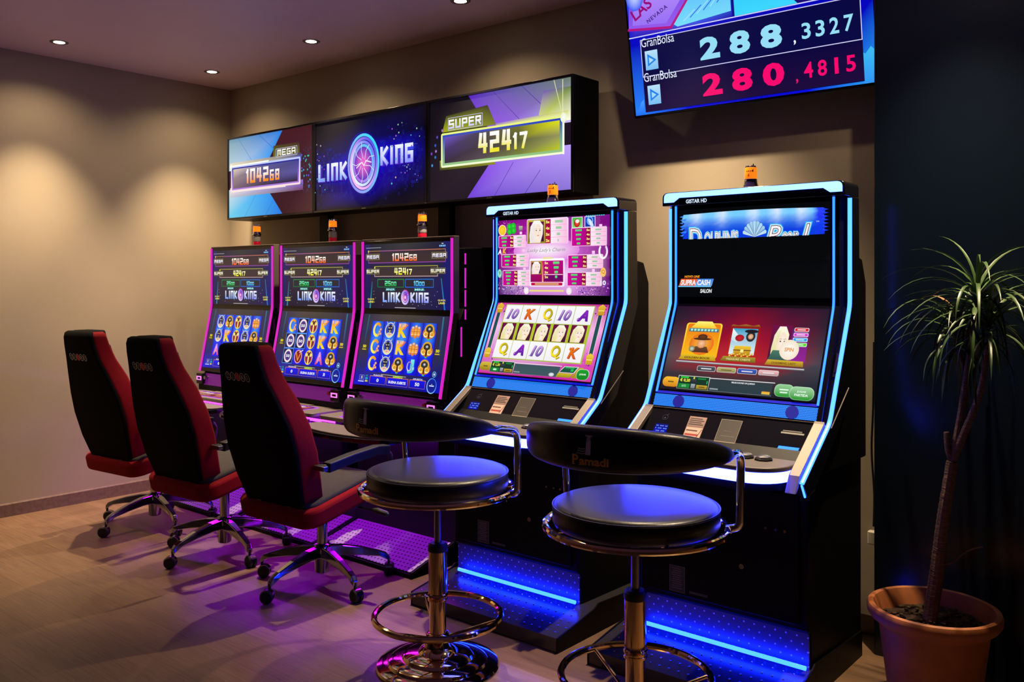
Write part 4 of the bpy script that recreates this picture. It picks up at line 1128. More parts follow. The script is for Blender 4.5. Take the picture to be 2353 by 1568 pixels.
def paytable(fn, W, Hh):
    c = Canvas(fn)
    X = lambda u: u * W
    V = lambda v: v * Hh
    c.grid(0, 0, W, Hh, [[(80, 6, 120), (200, 120, 210), (205, 130, 215), (84, 6, 110)], [(110, 8, 125), (240, 200, 242), (240, 200, 242), (104, 6, 112)], [(140, 8, 135), (215, 110, 215), (205, 100, 210), (124, 6, 122)], [(160, 10, 140), (175, 16, 165), (160, 12, 150), (120, 8, 118)], [(110, 10, 110), (150, 20, 150), (130, 16, 140), (120, 16, 130)]])
    rng = random.Random(9)
    for k in range(230):
        u = rng.choice([rng.uniform(.0, .28), rng.uniform(.72, 1)]); v = rng.uniform(0, .12) + (rng.uniform(0, .1) if (u < .06 or u > .94) else 0)
        s = rng.uniform(.002, .006)
        c.rect(X(u), V(min(v, .97)), min(W, X(u) + s), V(min(v, .97)) + s * rng.uniform(.5, 1.2), rng.choice([(250, 190, 250), (60, 30, 200), (190, 90, 230), (50, 6, 70)]))
    for k in range(60):
        u, v = rng.uniform(0, .13), rng.uniform(.88, 1)
        c.rect(X(u), V(v) - .004, X(u) + .004, V(v) - .001, rng.choice([(230, 60, 200), (70, 10, 90), (210, 110, 240)]))
    for k in range(9):
        u = rng.uniform(.02, .95); v = rng.uniform(.5, .62)
        c.line([(X(u), V(v)), (X(u + .02), V(v + .03)), (X(u + .015), V(v + .07))], .0012, (230, 90, 220))
    c.ell(X(.46), V(.58), W * .3, Hh * .16, (255, 250, 255), (225, 130, 225), 30)
    def bars(x0, y0, x1, y1, n, red=(190, 10, 120), first=5, split=.55, lab='mid'):
        c.rrect(X(x0) - .003, V(y0) - .003, X(x1) + .003, V(y1) + .003, .006, (255, 225, 250), (250, 190, 235))
        xm = x0 + (x1 - x0) * split
        c.rect(X(x0), V(y0), X(xm), V(y1), (160, 10, 130), (210, 10, 150), False)
        c.rect(X(xm - (x1 - x0) * .13), V(y0), X(xm), V(y1), (150, 10, 70))
        c.rect(X(xm), V(y0), X(x1), V(y1), (250, 190, 225), (255, 235, 245), False)
        dv = (y1 - y0) / n
        for k in range(n):
            yy = y1 - (k + .5) * dv
            wv = .055 * (1 - .16 * k)
            xc = x0 + (x1 - x0) * .2
            c.rrect(X(xc - wv / 2), V(yy) - .0045, X(xc + wv / 2), V(yy) + .0045, .002, (100, 235, 130), (60, 190, 90))
            c.text('%dx' % (first - k), X(xm - (x1 - x0) * .065), V(yy) - .005, .010, (255, 250, 150), w=X(.03), bold=.04)
            xr = xm + (x1 - xm) * .5
            c.rect(X(xr - wv * .45), V(yy) - .0035, X(xr + wv * .45), V(yy) + .0035, (150, 200, 160))
            if k: c.line([(X(xm), V(y1 - k * dv)), (X(x1), V(y1 - k * dv))], .0012, (235, 130, 190))
    bars(.018, .635, .275, .785, 3)
    bars(.048, .375, .30, .535, 3)
    bars(.06, .125, .315, .32, 4)
    bars(.695, .625, .985, .845, 4)
    bars(.665, .345, .955, .505, 3)
    bars(.66, .125, .945, .285, 3)
    # top middle
    c.rrect(X(.292), V(.655), X(.668), V(.995), .01, (250, 225, 250), (245, 190, 240))
    c.rect(X(.298), V(.67), X(.51), V(.98), (150, 10, 70), (190, 20, 60))
    portrait(c, X(.30), V(.672), X(.462), V(.978), True, (190, 180, 60))
    c.rect(X(.512), V(.67), X(.655), V(.98), (250, 190, 225), (252, 240, 250), False)
    for k in range(4):
        yy = .945 - k * .08
        c.text('%dx' % (5 - k), X(.486), V(yy) - .007, .014, (255, 245, 140), w=X(.036), bold=.04)
        c.rect(X(.55 + k * .008), V(yy) - .006, X(.62 - k * .012), V(yy) + .006, (160, 205, 165))
        if k: c.line([(X(.512), V(yy + .04)), (X(.655), V(yy + .04))], .0015, (240, 150, 200))
    c.text("Lucky Lady's Charm", X(.47), V(.548), V(.062), (150, 150, 145), (120, 130, 110), w=X(.345), shear=.35)
    # lower middle
    c.rrect(X(.318), V(.11), X(.635), V(.475), .01, (255, 250, 255), (250, 235, 250))
    c.rect(X(.44), V(.468), X(.53), V(.49), (240, 225, 150))
    c.rect(X(.328), V(.17), X(.624), V(.445), (190, 10, 130), (150, 10, 90))
    portrait(c, X(.33), V(.27), X(.43), V(.44), True, (190, 180, 60))
    c.rect(X(.435), V(.17), X(.446), V(.445), (220, 40, 60), (250, 190, 150))
    c.rect(X(.452), V(.262), X(.62), V(.27), (250, 225, 250)); c.rect(X(.456), V(.185), X(.618), V(.255), (110, 10, 100))
    for k in range(4):
        yy = .415 - k * .06
        c.text('%dx' % (5 - k), X(.475), V(yy) - .006, .012, (255, 245, 140), w=X(.034), bold=.04)
        c.rrect(X(.535 + k * .006), V(yy) - .006, X(.59 - k * .006), V(yy) + .006, .002, (120, 235, 140), (70, 200, 100))
    c.rrect(X(.335), V(.125), X(.618), V(.162), .005, (210, 20, 90), (190, 20, 70)); c.rect(X(.37), V(.135), X(.585), V(.152), (225, 190, 120))
    c.rect(X(.32), V(.045), X(.63), V(.068), (235, 220, 130)); 
    for x in (.29, .675):
        c.ell(X(x), V(.055), .016, .018, (255, 250, 245), (240, 220, 235), 12)
    # icons
    c.ell(X(.06), V(.865), .026, .027, (255, 215, 60), (245, 190, 30), 18); c.ring(X(.06), V(.865), .026, .027, .003, (255, 250, 230))
    for a, d in ((-.012, .012), (.012, .014), (.014, -.008), (-.012, -.012)): c.ell(X(.148) + a, V(.875) + d, .017, .017, (60, 230, 60), (20, 170, 40), 12)
    c.rect(X(.22), V(.85), X(.255), V(.91), (190, 200, 170), (110, 120, 110)); c.rect(X(.228), V(.80), X(.25), V(.835), (255, 215, 245))
    c.rect(X(.70), V(.845), X(.792), V(.985), (240, 250, 240)); c.rect(X(.705), V(.853), X(.787), V(.978), (60, 190, 70), (130, 220, 120)); c.ell(X(.745), V(.91), .018, .02, (255, 90, 60), (170, 10, 20), 14); c.ell(X(.748), V(.932), .012, .009, (250, 240, 235), n=10)
    c.rect(X(.81), V(.85), X(.90), V(.985), (235, 240, 255)); c.rect(X(.815), V(.857), X(.895), V(.978), (20, 80, 200), (30, 50, 160)); c.ring(X(.855), V(.93), .018, .02, .005, (130, 190, 250)); c.ell(X(.862), V(.90), .010, .026, (235, 245, 255), (190, 215, 250), 12, .6)
    for q in range(9): c.rect(X(.82 + q * .018), V(.988), X(.832 + q * .018), V(.997), (60, 230, 240))
    c.ring(X(.965), V(.545), .026, .036, .010, (255, 250, 255), (240, 220, 250), 20, -230, 50)
    c.text('A', X(.035), V(.54), .026, (250, 240, 255), w=.026, bold=.05, shear=.2); c.text('K', X(.082), V(.55), .026, (250, 190, 60), w=.026, bold=.05, shear=.2)
    c.ell(X(.035), V(.285), .014, .022, (200, 250, 225), (120, 220, 180), 14); c.text('9', X(.035), V(.26), .02, (60, 150, 130), bold=.03)
    c.ell(X(.965), V(.29), .016, .022, (255, 225, 140), (245, 190, 90), 14); c.text('Q', X(.965), V(.265), .02, (230, 120, 20), bold=.03)
    c.text('10', X(.965), V(.13), .022, (235, 235, 255), w=.03, bold=.04)
    for x, y in ((.945, .86), (.265, .58), (.275, .34), (.885, .535), (.885, .31)): c.rect(X(x - .012), V(y - .02), X(x + .012), V(y + .02), (255, 215, 245), (250, 190, 235))
    return c

def card_reels(fn, W, Hh):
    c = Canvas(fn)
    X = lambda u: u * W
    V = lambda v: v * Hh
    c.grid(0, 0, W, Hh, [[(210, 30, 160), (190, 20, 150), (210, 40, 170)], [(215, 130, 210), (235, 190, 235), (225, 90, 190)], [(235, 190, 235), (250, 225, 245), (240, 170, 225)], [(200, 40, 160), (210, 20, 150), (190, 30, 140)]])
    rng = random.Random(4)
    for k in range(160):
        side = rng.random() < .5
        u = rng.uniform(.01, .10) if side else rng.uniform(.9, .99)
        v = rng.choice([rng.uniform(.86, .99), rng.uniform(.2, .36)])
        s = rng.uniform(.003, .007)
        c.rect(X(u), V(v) - s, X(u) + s, V(v), rng.choice([(120, 20, 130), (240, 60, 190), (80, 10, 110), (225, 110, 220)]))
    for x in (.045, .955):
        c.rect(X(x - .021), V(.28), X(x + .021), V(.90), (250, 190, 230)); c.rect(X(x - .015), V(.29), X(x + .015), V(.89), (28, 70, 76), (24, 90, 80))
        for y, cc in ((.91, (235, 190, 60)), (.27, (240, 210, 60))):
            c.poly([(X(x - .024), V(y - .06)), (X(x + .024), V(y - .06)), (X(x + .03), V(y + .05)), (X(x), V(y + .085)), (X(x - .03), V(y + .05))], cc, (200, 150, 20))
            c.line([(X(x - .02), V(y)), (X(x + .02), V(y))], .003, (255, 250, 160))
    x0, x1, y0, y1 = .105, .895, .215, .965
    c.rect(X(x0) - .003, V(y0) - .003, X(x1) + .003, V(y1) + .003, (170, 190, 60))
    cw = (x1 - x0) / 5; rh = (y1 - y0) / 3
    rows = (('10', 'K', 'Q', '10', 'A'), None, ('Q', 'A', '10', 'Q', 'K'))
    st = {'10': ((215, 170, 240), (110, 70, 170)), 'K': ((240, 130, 20), (225, 80, 20)), 'Q': ((250, 225, 40), (190, 170, 10)), 'A': ((150, 40, 200), (100, 20, 170))}
    for r in range(3):
        for q in range(5):
            a, b = X(x0 + q * cw) + .0016, X(x0 + (q + 1) * cw) - .0016
            d, e = V(y1 - (r + 1) * rh) + .001, V(y1 - r * rh) - .001
            if r == 1:
                c.rect(a, d, b, e, (170, 210, 40), (190, 190, 40))
                portrait(c, a + .004, d + .002, b - .010, e - .002)
            else:
                c.rect(a, d, b, e, (250, 250, 252), (243, 240, 246))
                ch = rows[r][q]; cc = st[ch]
                w = (b - a) * (.56 if ch != '10' else .66)
                if ch == 'Q':
                    qx, qy, qh = (a + b) / 2 + .004, d + (e - d) * .54, (e - d) * .31
                    for ddx, k1, k2 in ((.003, (130, 115, 40), (130, 115, 40)), (0, cc[0], cc[1])):
                        c.ring(qx + ddx, qy - ddx, w * .46, qh, w * .19, k1, k2, 26, rot=-.22)
                        c.line([(qx - w * .28 + ddx, qy - qh * .72 - ddx), (qx - w * .02 + ddx, qy - qh * .78 - ddx), (qx + w * .22 + ddx, qy - qh * 1.18 - ddx), (qx + w * .44 + ddx, qy - qh * .95 - ddx)], w * .12, k1)
                    continue
                c.text(ch, (a + b) / 2 + .0035, d + (e - d) * .20 - .0025, (e - d) * .60, lerp(cc[1], (60, 50, 60), .45), w=w, bold=.035, shear=.28)
                c.text(ch, (a + b) / 2, d + (e - d) * .20, (e - d) * .60, cc[0], cc[1], w=w, bold=.03, shear=.28)
                if ch == 'A': c.ring(a + (b - a) * .30, d + (e - d) * .26, .010, .010, .004, cc[0], n=12)
                if ch == 'K': c.ell(a + (b - a) * .30, d + (e - d) * .7, .006, .008, cc[0], cc[1], 8)
                if ch == '10': c.line([(a + (b - a) * .12, d + (e - d) * .21), (a + (b - a) * .34, d + (e - d) * .21)], .0022, cc[1])
    star_bar(c, W, Hh, 'a')
    return c

def pearl_screen(fn, W, Hh):
    c = Canvas(fn)
    X = lambda u: u * W
    V = lambda v: v * Hh
    c.rect(0, 0, W, Hh, (6, 8, 10))
    # torn-edged strip of blue water
    L = [(.03, .935), (.06, .91), (.025, .885), (.05, .865), (.015, .83), (.035, .80), (.01, .765), (.03, .74), (.015, .71), (.05, .685), (.09, .665)]
    R = [(.93, .665), (.985, .70), (.96, .72), (.99, .755), (.965, .79), (.985, .83), (.955, .85), (.975, .90), (.935, .92), (.97, .945)]
    n = len(L)
    def colr(u, v):
        t = (v - .66) / .29
        base = lerp((10, 30, 215), (120, 205, 255), max(0, min(1, (t - .25) / .6)))
        if u > .9: base = lerp(base, (20, 20, 245), .75)
        if t < .5: base = lerp(base, (20, 110, 235), .4)
        return base
    NX, NY = 26, 8
    pts = []; cols = []
    for j in range(NY + 1):
        v = .665 + (.94 - .665) * j / NY
        xl = .03 + .018 * math.sin(j * 2.7) ; xr = .965 + .015 * math.sin(j * 3.1)
        for i in range(NX + 1):
            u = xl + (xr - xl) * i / NX
            bow = .018 * math.sin(PI * i / NX)
            vv = v + (bow if j == NY else (-bow * .5 if j == 0 else 0))
            cc = colr(u, v)
            for k in (.13, .31, .52, .67, .83):
                g = math.exp(-((u - k) / .035) ** 2) * max(0, (v - .72) / .2)
                cc = lerp(cc, (245, 240, 255), min(1, g * .8))
            pts.append((X(u), V(vv))); cols.append(lin(cc))
    fs = [(j * (NX + 1) + i, j * (NX + 1) + i + 1, (j + 1) * (NX + 1) + i + 1, (j + 1) * (NX + 1) + i) for j in range(NY) for i in range(NX)]
    c.tri(pts, fs, cols)
    for j in range(7):
        y = .69 + j * .036
        c.poly([(X(.03 + .02 * (j % 2)), V(y)), (X(.008), V(y + .012)), (X(.04 + .02 * (j % 2)), V(y + .026))], (70, 160, 245), (60, 110, 235))
        c.poly([(X(.955), V(y)), (X(.99), V(y + .014)), (X(.955), V(y + .028))], (40, 90, 245), (20, 20, 245))
    # shell and half-hidden lettering
    for k in range(9):
        a = math.radians(20 + 17.5 * k)
        c.poly([(X(.53), V(.66)), (X(.53) + .052 * math.cos(a - .13), V(.66) + .062 * math.sin(a - .13)), (X(.53) + .056 * math.cos(a), V(.66) + .066 * math.sin(a)), (X(.53) + .052 * math.cos(a + .13), V(.66) + .062 * math.sin(a + .13))], (170, 215, 235), (110, 160, 190) if k % 2 else (215, 235, 240))
    for off, col, col2, bold in ((0, (60, 190, 255), (60, 190, 255), .09), (0, (225, 245, 255), (225, 245, 255), .055), (0, (70, 30, 60), (70, 30, 60), .022), (0, (255, 250, 250), (250, 225, 235), -.004)):
        c.text('D', X(.125), V(.575), V(.20), col, col2, w=.052, bold=bold, ref=0.0)
        c.text("OLPHIN'S", X(.305), V(.575), V(.155), col, col2, w=.155, bold=bold, ref=0.0)
        c.text('P', X(.655), V(.575), V(.195), col, col2, w=.062, bold=bold, shear=.3, ref=0.0)
        c.text('ear', X(.755), V(.575), V(.115), col, col2, w=.068, bold=bold, shear=.3, ref=0.0)
        c.text('l', X(.855), V(.575), V(.20), col, col2, w=.030, bold=bold, shear=.3, ref=0.0)
    c.text('TM', X(.925), V(.79), V(.014), (235, 245, 255), w=.012)
    c.rect(0, V(.40), W, V(.657), (6, 8, 9), (6, 8, 9))
    # corner badge
    c.text('NOVO LINE', X(.10), V(.215), V(.028), (255, 190, 40), (240, 90, 20), w=.075, bold=.04, shear=.3)
    c.poly([(X(.005), V(.125)), (X(.24), V(.125)), (X(.255), V(.205)), (X(.02), V(.205))], (240, 90, 30), (230, 120, 90))
    c.poly([(X(.125), V(.125)), (X(.24), V(.125)), (X(.255), V(.205)), (X(.14), V(.205))], (60, 130, 230), (110, 170, 240))
    c.rect(X(.0), V(.112), X(.235), V(.124), (110, 200, 250))
    c.text('SUPRA CASH', X(.125), V(.132), V(.062), (255, 245, 235), (230, 235, 250), w=.145, bold=.04, shear=.2)
    c.text('SALON', X(.20), V(.045), V(.045), (235, 240, 240), w=.056, bold=.03, shear=.2)
    return c

def choice_screen(fn, W, Hh):
    c = Canvas(fn)
    X = lambda u: u * W
    V = lambda v: v * Hh
    c.grid(0, 0, W, Hh, [[(22, 24, 34), (24, 24, 34), (24, 24, 34), (22, 24, 36), (18, 22, 40)], [(50, 50, 58), (70, 46, 52), (80, 44, 50), (64, 46, 54), (40, 44, 60)], [(84, 76, 80), (165, 40, 50), (200, 26, 36), (160, 32, 50), (66, 66, 78)], [(70, 56, 66), (140, 12, 46), (180, 8, 36), (130, 10, 44), (56, 44, 60)], [(48, 32, 46), (104, 10, 52), (140, 8, 40), (96, 10, 50), (40, 28, 48)], [(30, 20, 40), (60, 12, 48), (96, 6, 36), (56, 10, 44), (26, 18, 40)]])
    for u in (.22, .5, .78): c.ell(X(u), V(.43), X(.10), V(.05), (235, 20, 20), (165, 40, 50) if u != .5 else (195, 30, 38), 20)
    # first card: man in a hat on gold
    c.rrect(X(.095), V(.385), X(.345), V(.80), .012, (255, 225, 60), (255, 170, 10)); c.rrect(X(.105), V(.395), X(.335), V(.79), .010, (240, 120, 20), (250, 190, 20))
    c.poly([(X(.13), V(.74)), (X(.17), V(.82)), (X(.27), V(.82)), (X(.31), V(.74))], (255, 245, 120), (250, 200, 40))
    c.rect(X(.12), V(.695), X(.325), V(.735), (60, 150, 160), (30, 90, 120))
    for q in range(8): c.rect(X(.13 + q * .024), V(.703), X(.146 + q * .024), V(.728), (170, 235, 215))
    c.ell(X(.225), V(.55), X(.085), V(.13), (250, 190, 60), (235, 110, 20), 16)
    c.poly([(X(.165), V(.45)), (X(.285), V(.45)), (X(.265), V(.52)), (X(.185), V(.52))], (110, 70, 40), (80, 40, 30))
    c.ell(X(.225), V(.555), X(.032), V(.055), (250, 200, 150), (220, 140, 90), 12)
    c.ell(X(.225), V(.61), X(.062), V(.016), (60, 40, 20), (90, 50, 30), 14); c.ell(X(.225), V(.635), X(.034), V(.032), (110, 60, 30), (70, 40, 20), 12)
    c.ell(X(.165), V(.49), X(.022), V(.036), (210, 220, 200), (110, 110, 60), 10)
    c.poly([(X(.085), V(.36)), (X(.345), V(.36)), (X(.33), V(.42)), (X(.105), V(.42))], (225, 190, 40), (190, 150, 20)); c.text('GOLDEN BOOK', X(.215), V(.375), V(.024), (90, 50, 10), w=X(.18), bold=.03)
    # second card: chest
    c.rect(X(.405), V(.41), X(.60), V(.77), (150, 20, 20), (190, 30, 20)); c.rect(X(.42), V(.45), X(.585), V(.75), (40, 160, 200), (225, 240, 245))
    c.poly([(X(.42), V(.75)), (X(.47), V(.66)), (X(.46), V(.58)), (X(.42), V(.62))], (245, 250, 250), (190, 220, 230)); c.ell(X(.475), V(.64), X(.03), V(.04), (210, 30, 40), (150, 20, 30), 12)
    c.ell(X(.545), V(.66), X(.03), V(.06), (60, 60, 60), (30, 30, 40), 12); c.ell(X(.545), V(.66), X(.018), V(.032), (240, 200, 160), (200, 140, 100), 10); c.ell(X(.545), V(.72), X(.045), V(.022), (20, 20, 24), (40, 30, 40), 12)
    c.poly([(X(.40), V(.77)), (X(.60), V(.77)), (X(.585), V(.80)), (X(.55), V(.785)), (X(.5), V(.80)), (X(.45), V(.785)), (X(.415), V(.795))], (180, 120, 40), (120, 40, 20))
    c.rrect(X(.45), V(.44), X(.56), V(.55), .006, (240, 200, 50), (180, 120, 20)); c.line([(X(.45), V(.50)), (X(.56), V(.50))], .004, (110, 60, 20)); c.rect(X(.495), V(.475), X(.515), V(.51), (250, 240, 150))
    for k in range(12): c.ell(X(.43 + .013 * k), V(.435 + .012 * (k % 3)), .005, .004, (255, 230, 110), (210, 150, 30), 8)
    c.poly([(X(.375), V(.37)), (X(.605), V(.365)), (X(.60), V(.425)), (X(.39), V(.425))], (170, 150, 50), (110, 90, 20)); c.text('TREASURE CHESTS', X(.49), V(.383), V(.022), (235, 220, 150), w=X(.16), bold=.02)
    # third card: fair-haired woman and tags
    c.rect(X(.70), V(.40), X(.905), V(.77), (90, 30, 110), (150, 30, 150))
    portrait(c, X(.675), V(.40), X(.80), V(.80))
    c.poly([(X(.675), V(.40)), (X(.80), V(.40)), (X(.77), V(.52)), (X(.70), V(.52))], (70, 120, 100), (40, 80, 80))
    for k, cc in enumerate(((225, 30, 50), (220, 60, 210), (40, 170, 240), (90, 220, 40))):
        c.rrect(X(.812), V(.735 - k * .055), X(.90), V(.778 - k * .055), .004, (250, 250, 250)); c.rrect(X(.815), V(.74 - k * .055), X(.897), V(.773 - k * .055), .003, cc)
        c.rect(X(.83), V(.751 - k * .055), X(.88), V(.762 - k * .055), (235, 235, 235))
    c.ell(X(.80), V(.53), .040, .042, (255, 255, 250), (245, 225, 200), 20); c.text('SPIN', X(.80), V(.51), V(.045), (240, 150, 60), w=X(.055), bold=.03)
    c.poly([(X(.665), V(.355)), (X(.90), V(.35)), (X(.895), V(.41)), (X(.68), V(.415))], (215, 180, 50), (150, 110, 20)); c.text('CHARMING LADY', X(.78), V(.37), V(.022), (110, 60, 20), w=X(.15), bold=.02)
    c.line([(X(.08), V(.335)), (X(.905), V(.325))], .006, (190, 190, 195)); c.line([(X(.08), V(.325)), (X(.905), V(.315))], .003, (90, 90, 96))
    for k, cc in enumerate(((80, 84, 92), (190, 180, 110), (60, 90, 190), (250, 190, 190))):
        a = .235 + k * .135
        c.rrect(X(a) - .002, V(.235), X(a + .12) + .002, V(.295), .006, (200, 205, 210)); c.rrect(X(a), V(.24), X(a + .12), V(.29), .005, cc, lerp(cc, (0, 0, 0), .25))
        c.rect(X(a + .025), V(.258), X(a + .095), V(.270), (225, 225, 230) if k != 1 else (110, 100, 50))
    star_bar(c, W, Hh, 'b')
    return c

def blue_machine(xc, label, upper, lower, num, bx, sx, px0, px1):
    y0 = -.6
    off = (0, y0, 0)
    t = thing('slot_machine', label, 'slot machine', (xc, y0, 0), 0, 'blue-lit slot machines')
    m = MB(off)
    m.prism([(-.22, 0), (-.22, .82), (-.79, .82), (-.775, .74), (-.77, .245), (-.745, .235), (-.745, 0)], 'x', -.365, .365)
    m.prism([(-.22, .80), (-.22, 1.50), (-.265, 1.595), (-.43, 1.622), (-.43, 1.40), (-.62, .985), (-.84, .825), (-.80, .80)], 'x', -.385, .385)
    m.build('cabinet', M_BLACK, t, bevel=.006)
    m = MB(off)
    m.prism([(-.478, 1.85), (-.478, 1.41), (-.665, .985), (-.62, .96), (-.40, 1.38), (-.37, 1.85)], 'x', -.372, .372)
    m.build('display_head', M_GLOSS, t, bevel=.003)
    for s in (-1, 1):
        m = MB(off)
        m.prism([(-.437, 1.83), (-.437, 1.41), (-.645, .985), (-.905, .805), (-.87, .755), (-.80, .77), (-.52, 1.0), (-.35, 1.40), (-.36, 1.83)], 'x', s * .372, s * .405)
        m.build('side_wing', M_GLOSS, t, bevel=.003)
        m = MB(off)
        x = s * .397
        m.tube(fillet([(x, -.440, 1.825), (x, -.440, 1.41), (x, -.648, .985), (x, -.905, .808)], .03, 4), .0085, 8)
        m.tube([(x, -.907, .803), (x, -.877, .757)], .004, 6)
        m.build('outer_light', M_BLUE, t)
        m = MB(off)
        x = s * .349
        m.tube(fillet([(x, -.480, 1.83), (x, -.480, 1.41), (x, -.640, 1.045)], .03, 4), .0048, 8)
        m.build('inner_light', M_CYAN, t)
        m = MB(off)
        a, b = s * .347, s * .386
        n = [(-.668, .992), (-.676, .984), (-.90, .832), (-.935, .775), (-.925, .775), (-.875, .825), (-.66, .975)]
        m.prism(n, 'x', a, b)
        m.build('panel_rail', M_SILVER, t, bevel=.002)
    # top cap with light bar and lettering
    m = MB(off); m.rprism(-.402, .402, -.505, -.355, 1.832, 1.889, .022, 'y', 5, 0, (0, 0, 1, 1)); m.build('top_cap', M_GLOSS, t, bevel=.002)
    bar = [(-.392, 1.846), (-.345, 1.846), (-.318, 1.864), (.318, 1.864), (.345, 1.846), (.392, 1.846)] + [(.392 - .018 + .018 * math.cos(math.radians(a)), 1.868 + .018 * math.sin(math.radians(a))) for a in (0, 30, 60, 90)] + [(-.392 + .018 + .018 * math.cos(math.radians(a)), 1.868 + .018 * math.sin(math.radians(a))) for a in (90, 120, 150, 180)]
    m = MB(off); m.prism(bar, 'y', -.509, -.500); m.build('top_light', M_BLUEHOT, t)
    c = Canvas(plane_fn(Vector((-.285, -.5055 - y0, 1.838)), (1, 0, 0), (0, 0, 1)))
    c.text('GISTAR HD', 0, 0, .017, (215, 235, 255), w=.10, align='l', bold=.03)
    c.build('lettering', M_SCREEN, t)
    # screens
    W = .672
    upper(plane_fn(Vector((-W / 2, -.4795 - y0, 1.440)), (1, 0, 0), (0, 0, 1)), W, .374).build('upper_screen', M_SCREEN, t)
    v = Vector((0, .665 - .478, 1.41 - .985)); v.normalize()
    n = Vector((1, 0, 0)).cross(v)
    p0 = Vector((-W / 2, -.665 - y0, .985))
    lower(plane_fn(p0 + v * .078 + n * .0012, (1, 0, 0), v), W, .374).build('lower_screen', M_SCREEN, t)
    # lit speaker band
    def slab(u0, u1, v0, v1, th):
        q = [p0 + Vector((W / 2, 0, 0)) + Vector((uu, 0, 0)) + v * vv for uu, vv in ((u0, v0), (u1, v0), (u1, v1), (u0, v1))]
        mm = MB(); mm.add([tuple(k) for k in q] + [tuple(k + n * th) for k in q], [(0, 3, 2, 1), (4, 5, 6, 7), (0, 1, 5, 4), (1, 2, 6, 5), (2, 3, 7, 6), (3, 0, 4, 7)])
        return mm
    slab(-.352, .352, .006, .056, .0015).build('speaker_band', M_SPK, t)
    slab(-.352, .352, .060, .070, .0012).build('band_reflection', glow_reflection, t)  # blue reflection above the band, put in as a thin emissive strip
    for x in (-.235, .255):
        mm = MB(); pc = p0 + Vector((W / 2 + x, 0, 0)) + v * .030
        mm.cyl(pc + n * .001, pc + n * .003, .026, seg=24); mm.build('speaker', M_SPKDARK, t)
    # sloped control panel
    pa, pb = Vector((0, -.668 - y0, .980)), Vector((0, -.768 - y0, .868))
    m = MB(off); m.prism([(-.660, .978), (-.668, .982), (-.770, .868), (-.765, .86), (-.70, .86)], 'x', -.347, .347); m.build('control_panel', M_GLOSS, t, bevel=.001)
    m = MB(off); m.box(-.347, .347, -.672, -.664, .982, .986); m.box(-.30, .28, -.776, -.768, .868, .871); m.build('panel_edge', M_SILVER, t)
    vv = (pa - pb).normalized()
    c = Canvas(plane_fn(pb + Vector((-.347, 0, 0)) + Vector((1, 0, 0)).cross(vv) * .0022, (1, 0, 0), vv), .00003)
    LL = (pa - pb).length
    c.ring(.075, LL * .72, .013, .013, .0018, (70, 68, 70), n=20); c.ell(.075, LL * .70, .004, .004, (80, 80, 80), n=8); c.line([(.08, LL * .78), (.086, LL * .84)], .002, (80, 78, 80))
    c.rect(.045, LL * .22, .105, LL * .50, (6, 10, 120), (4, 10, 190))
    for r in range(3):
        for q in range(9):
            if (q * 7 + r * 5) % 4: c.rect(.05 + q * .006, LL * (.26 + r * .08), .0535 + q * .006, LL * (.29 + r * .08), (120, 180, 255))
    c.build('credit_display', M_SCREEN, t)
    c = Canvas(plane_fn(pb + Vector((-.347, 0, 0)) + Vector((1, 0, 0)).cross(vv) * .0022, (1, 0, 0), vv), .00003)
    c.rect(.58, LL * .63, .67, LL * .68, (120, 118, 116)); c.rect(.585, LL * .70, .66, LL * .73, (90, 88, 86))
    c.build('slot_label', M_PRINT, t)
    c = Canvas(plane_fn(pb + Vector((-.347, 0, 0)) + Vector((1, 0, 0)).cross(vv) * .0022, (1, 0, 0), vv), .00003)
    c.rect(.185, LL * .14, .262, LL * .84, (150, 120, 115), (70, 52, 54))
    for k in range(4): c.rect(.19, LL * (.58 + k * .06), .255 - .01 * (k % 2), LL * (.61 + k * .06), (40, 32, 36))
    c.rect(.187, LL * .16, .26, LL * .5, (190, 160, 150)); c.rect(.19, LL * .24, .25, LL * .30, (150, 50, 50)); c.rect(.19, LL * .38, .24, LL * .42, (70, 40, 40)); c.line([(.245, LL * .2), (.257, LL * .45)], .003, (90, 30, 40))
    c.build('warning_sticker', M_PRINT, t)
    c = Canvas(plane_fn(pb + Vector((-.347, 0, 0)) + Vector((1, 0, 0)).cross(vv) * .0022, (1, 0, 0), vv), .00003)
    c.rect(.325, LL * .06, .415, LL * .86, (34, 30, 30), (60, 54, 50)); c.frame(.325, LL * .06, .415, LL * .86, .002, (120, 112, 106))
    c.rect(.327, LL * .07, .413, LL * .18, (170, 155, 140)); c.line([(.345, LL * .35), (.40, LL * .35)], .002, (100, 92, 90)); c.line([(.35, LL * .5), (.385, LL * .5)], .0015, (90, 84, 80))
    c.build('certificate_sticker', M_PRINT, t)
    m = MB()
    for uu0, uu1, a, b in ((.238, .318, .18, .26),):
        q0 = pb + vv * LL * a; q1 = pb + vv * LL * b
        nn = Vector((1, 0, 0)).cross(vv)
        m.add([(uu0, *(q0 + nn * .001).yz), (uu1, *(q0 + nn * .001).yz), (uu1 + .004, *(q1 + nn * .004).yz), (uu0 + .004, *(q1 + nn * .004).yz)], [(0, 1, 2, 3)])
    m.build('ticket_slot_light', M_CYAN, t)
    # deck, light and buttons
    def outline(hw, yb, yf, r):
        return [(-hw, yb)] + arc(-hw + r, yf + r, r, 180, 270, 8) + arc(hw - r, yf + r, r, 270, 360, 8) + [(hw, yb)]
    m = MB(off); m.prism(outline(.345, -.74, -1.0, .13), 'z', .842, .860, 0, True); m.build('button_deck', M_DECK, t, bevel=.004)
    m = MB(off); m.prism(outline(.337, -.78, -.992, .125), 'z', .803, .842, 0, True); m.build('bumper_light', M_BUMPER, t)
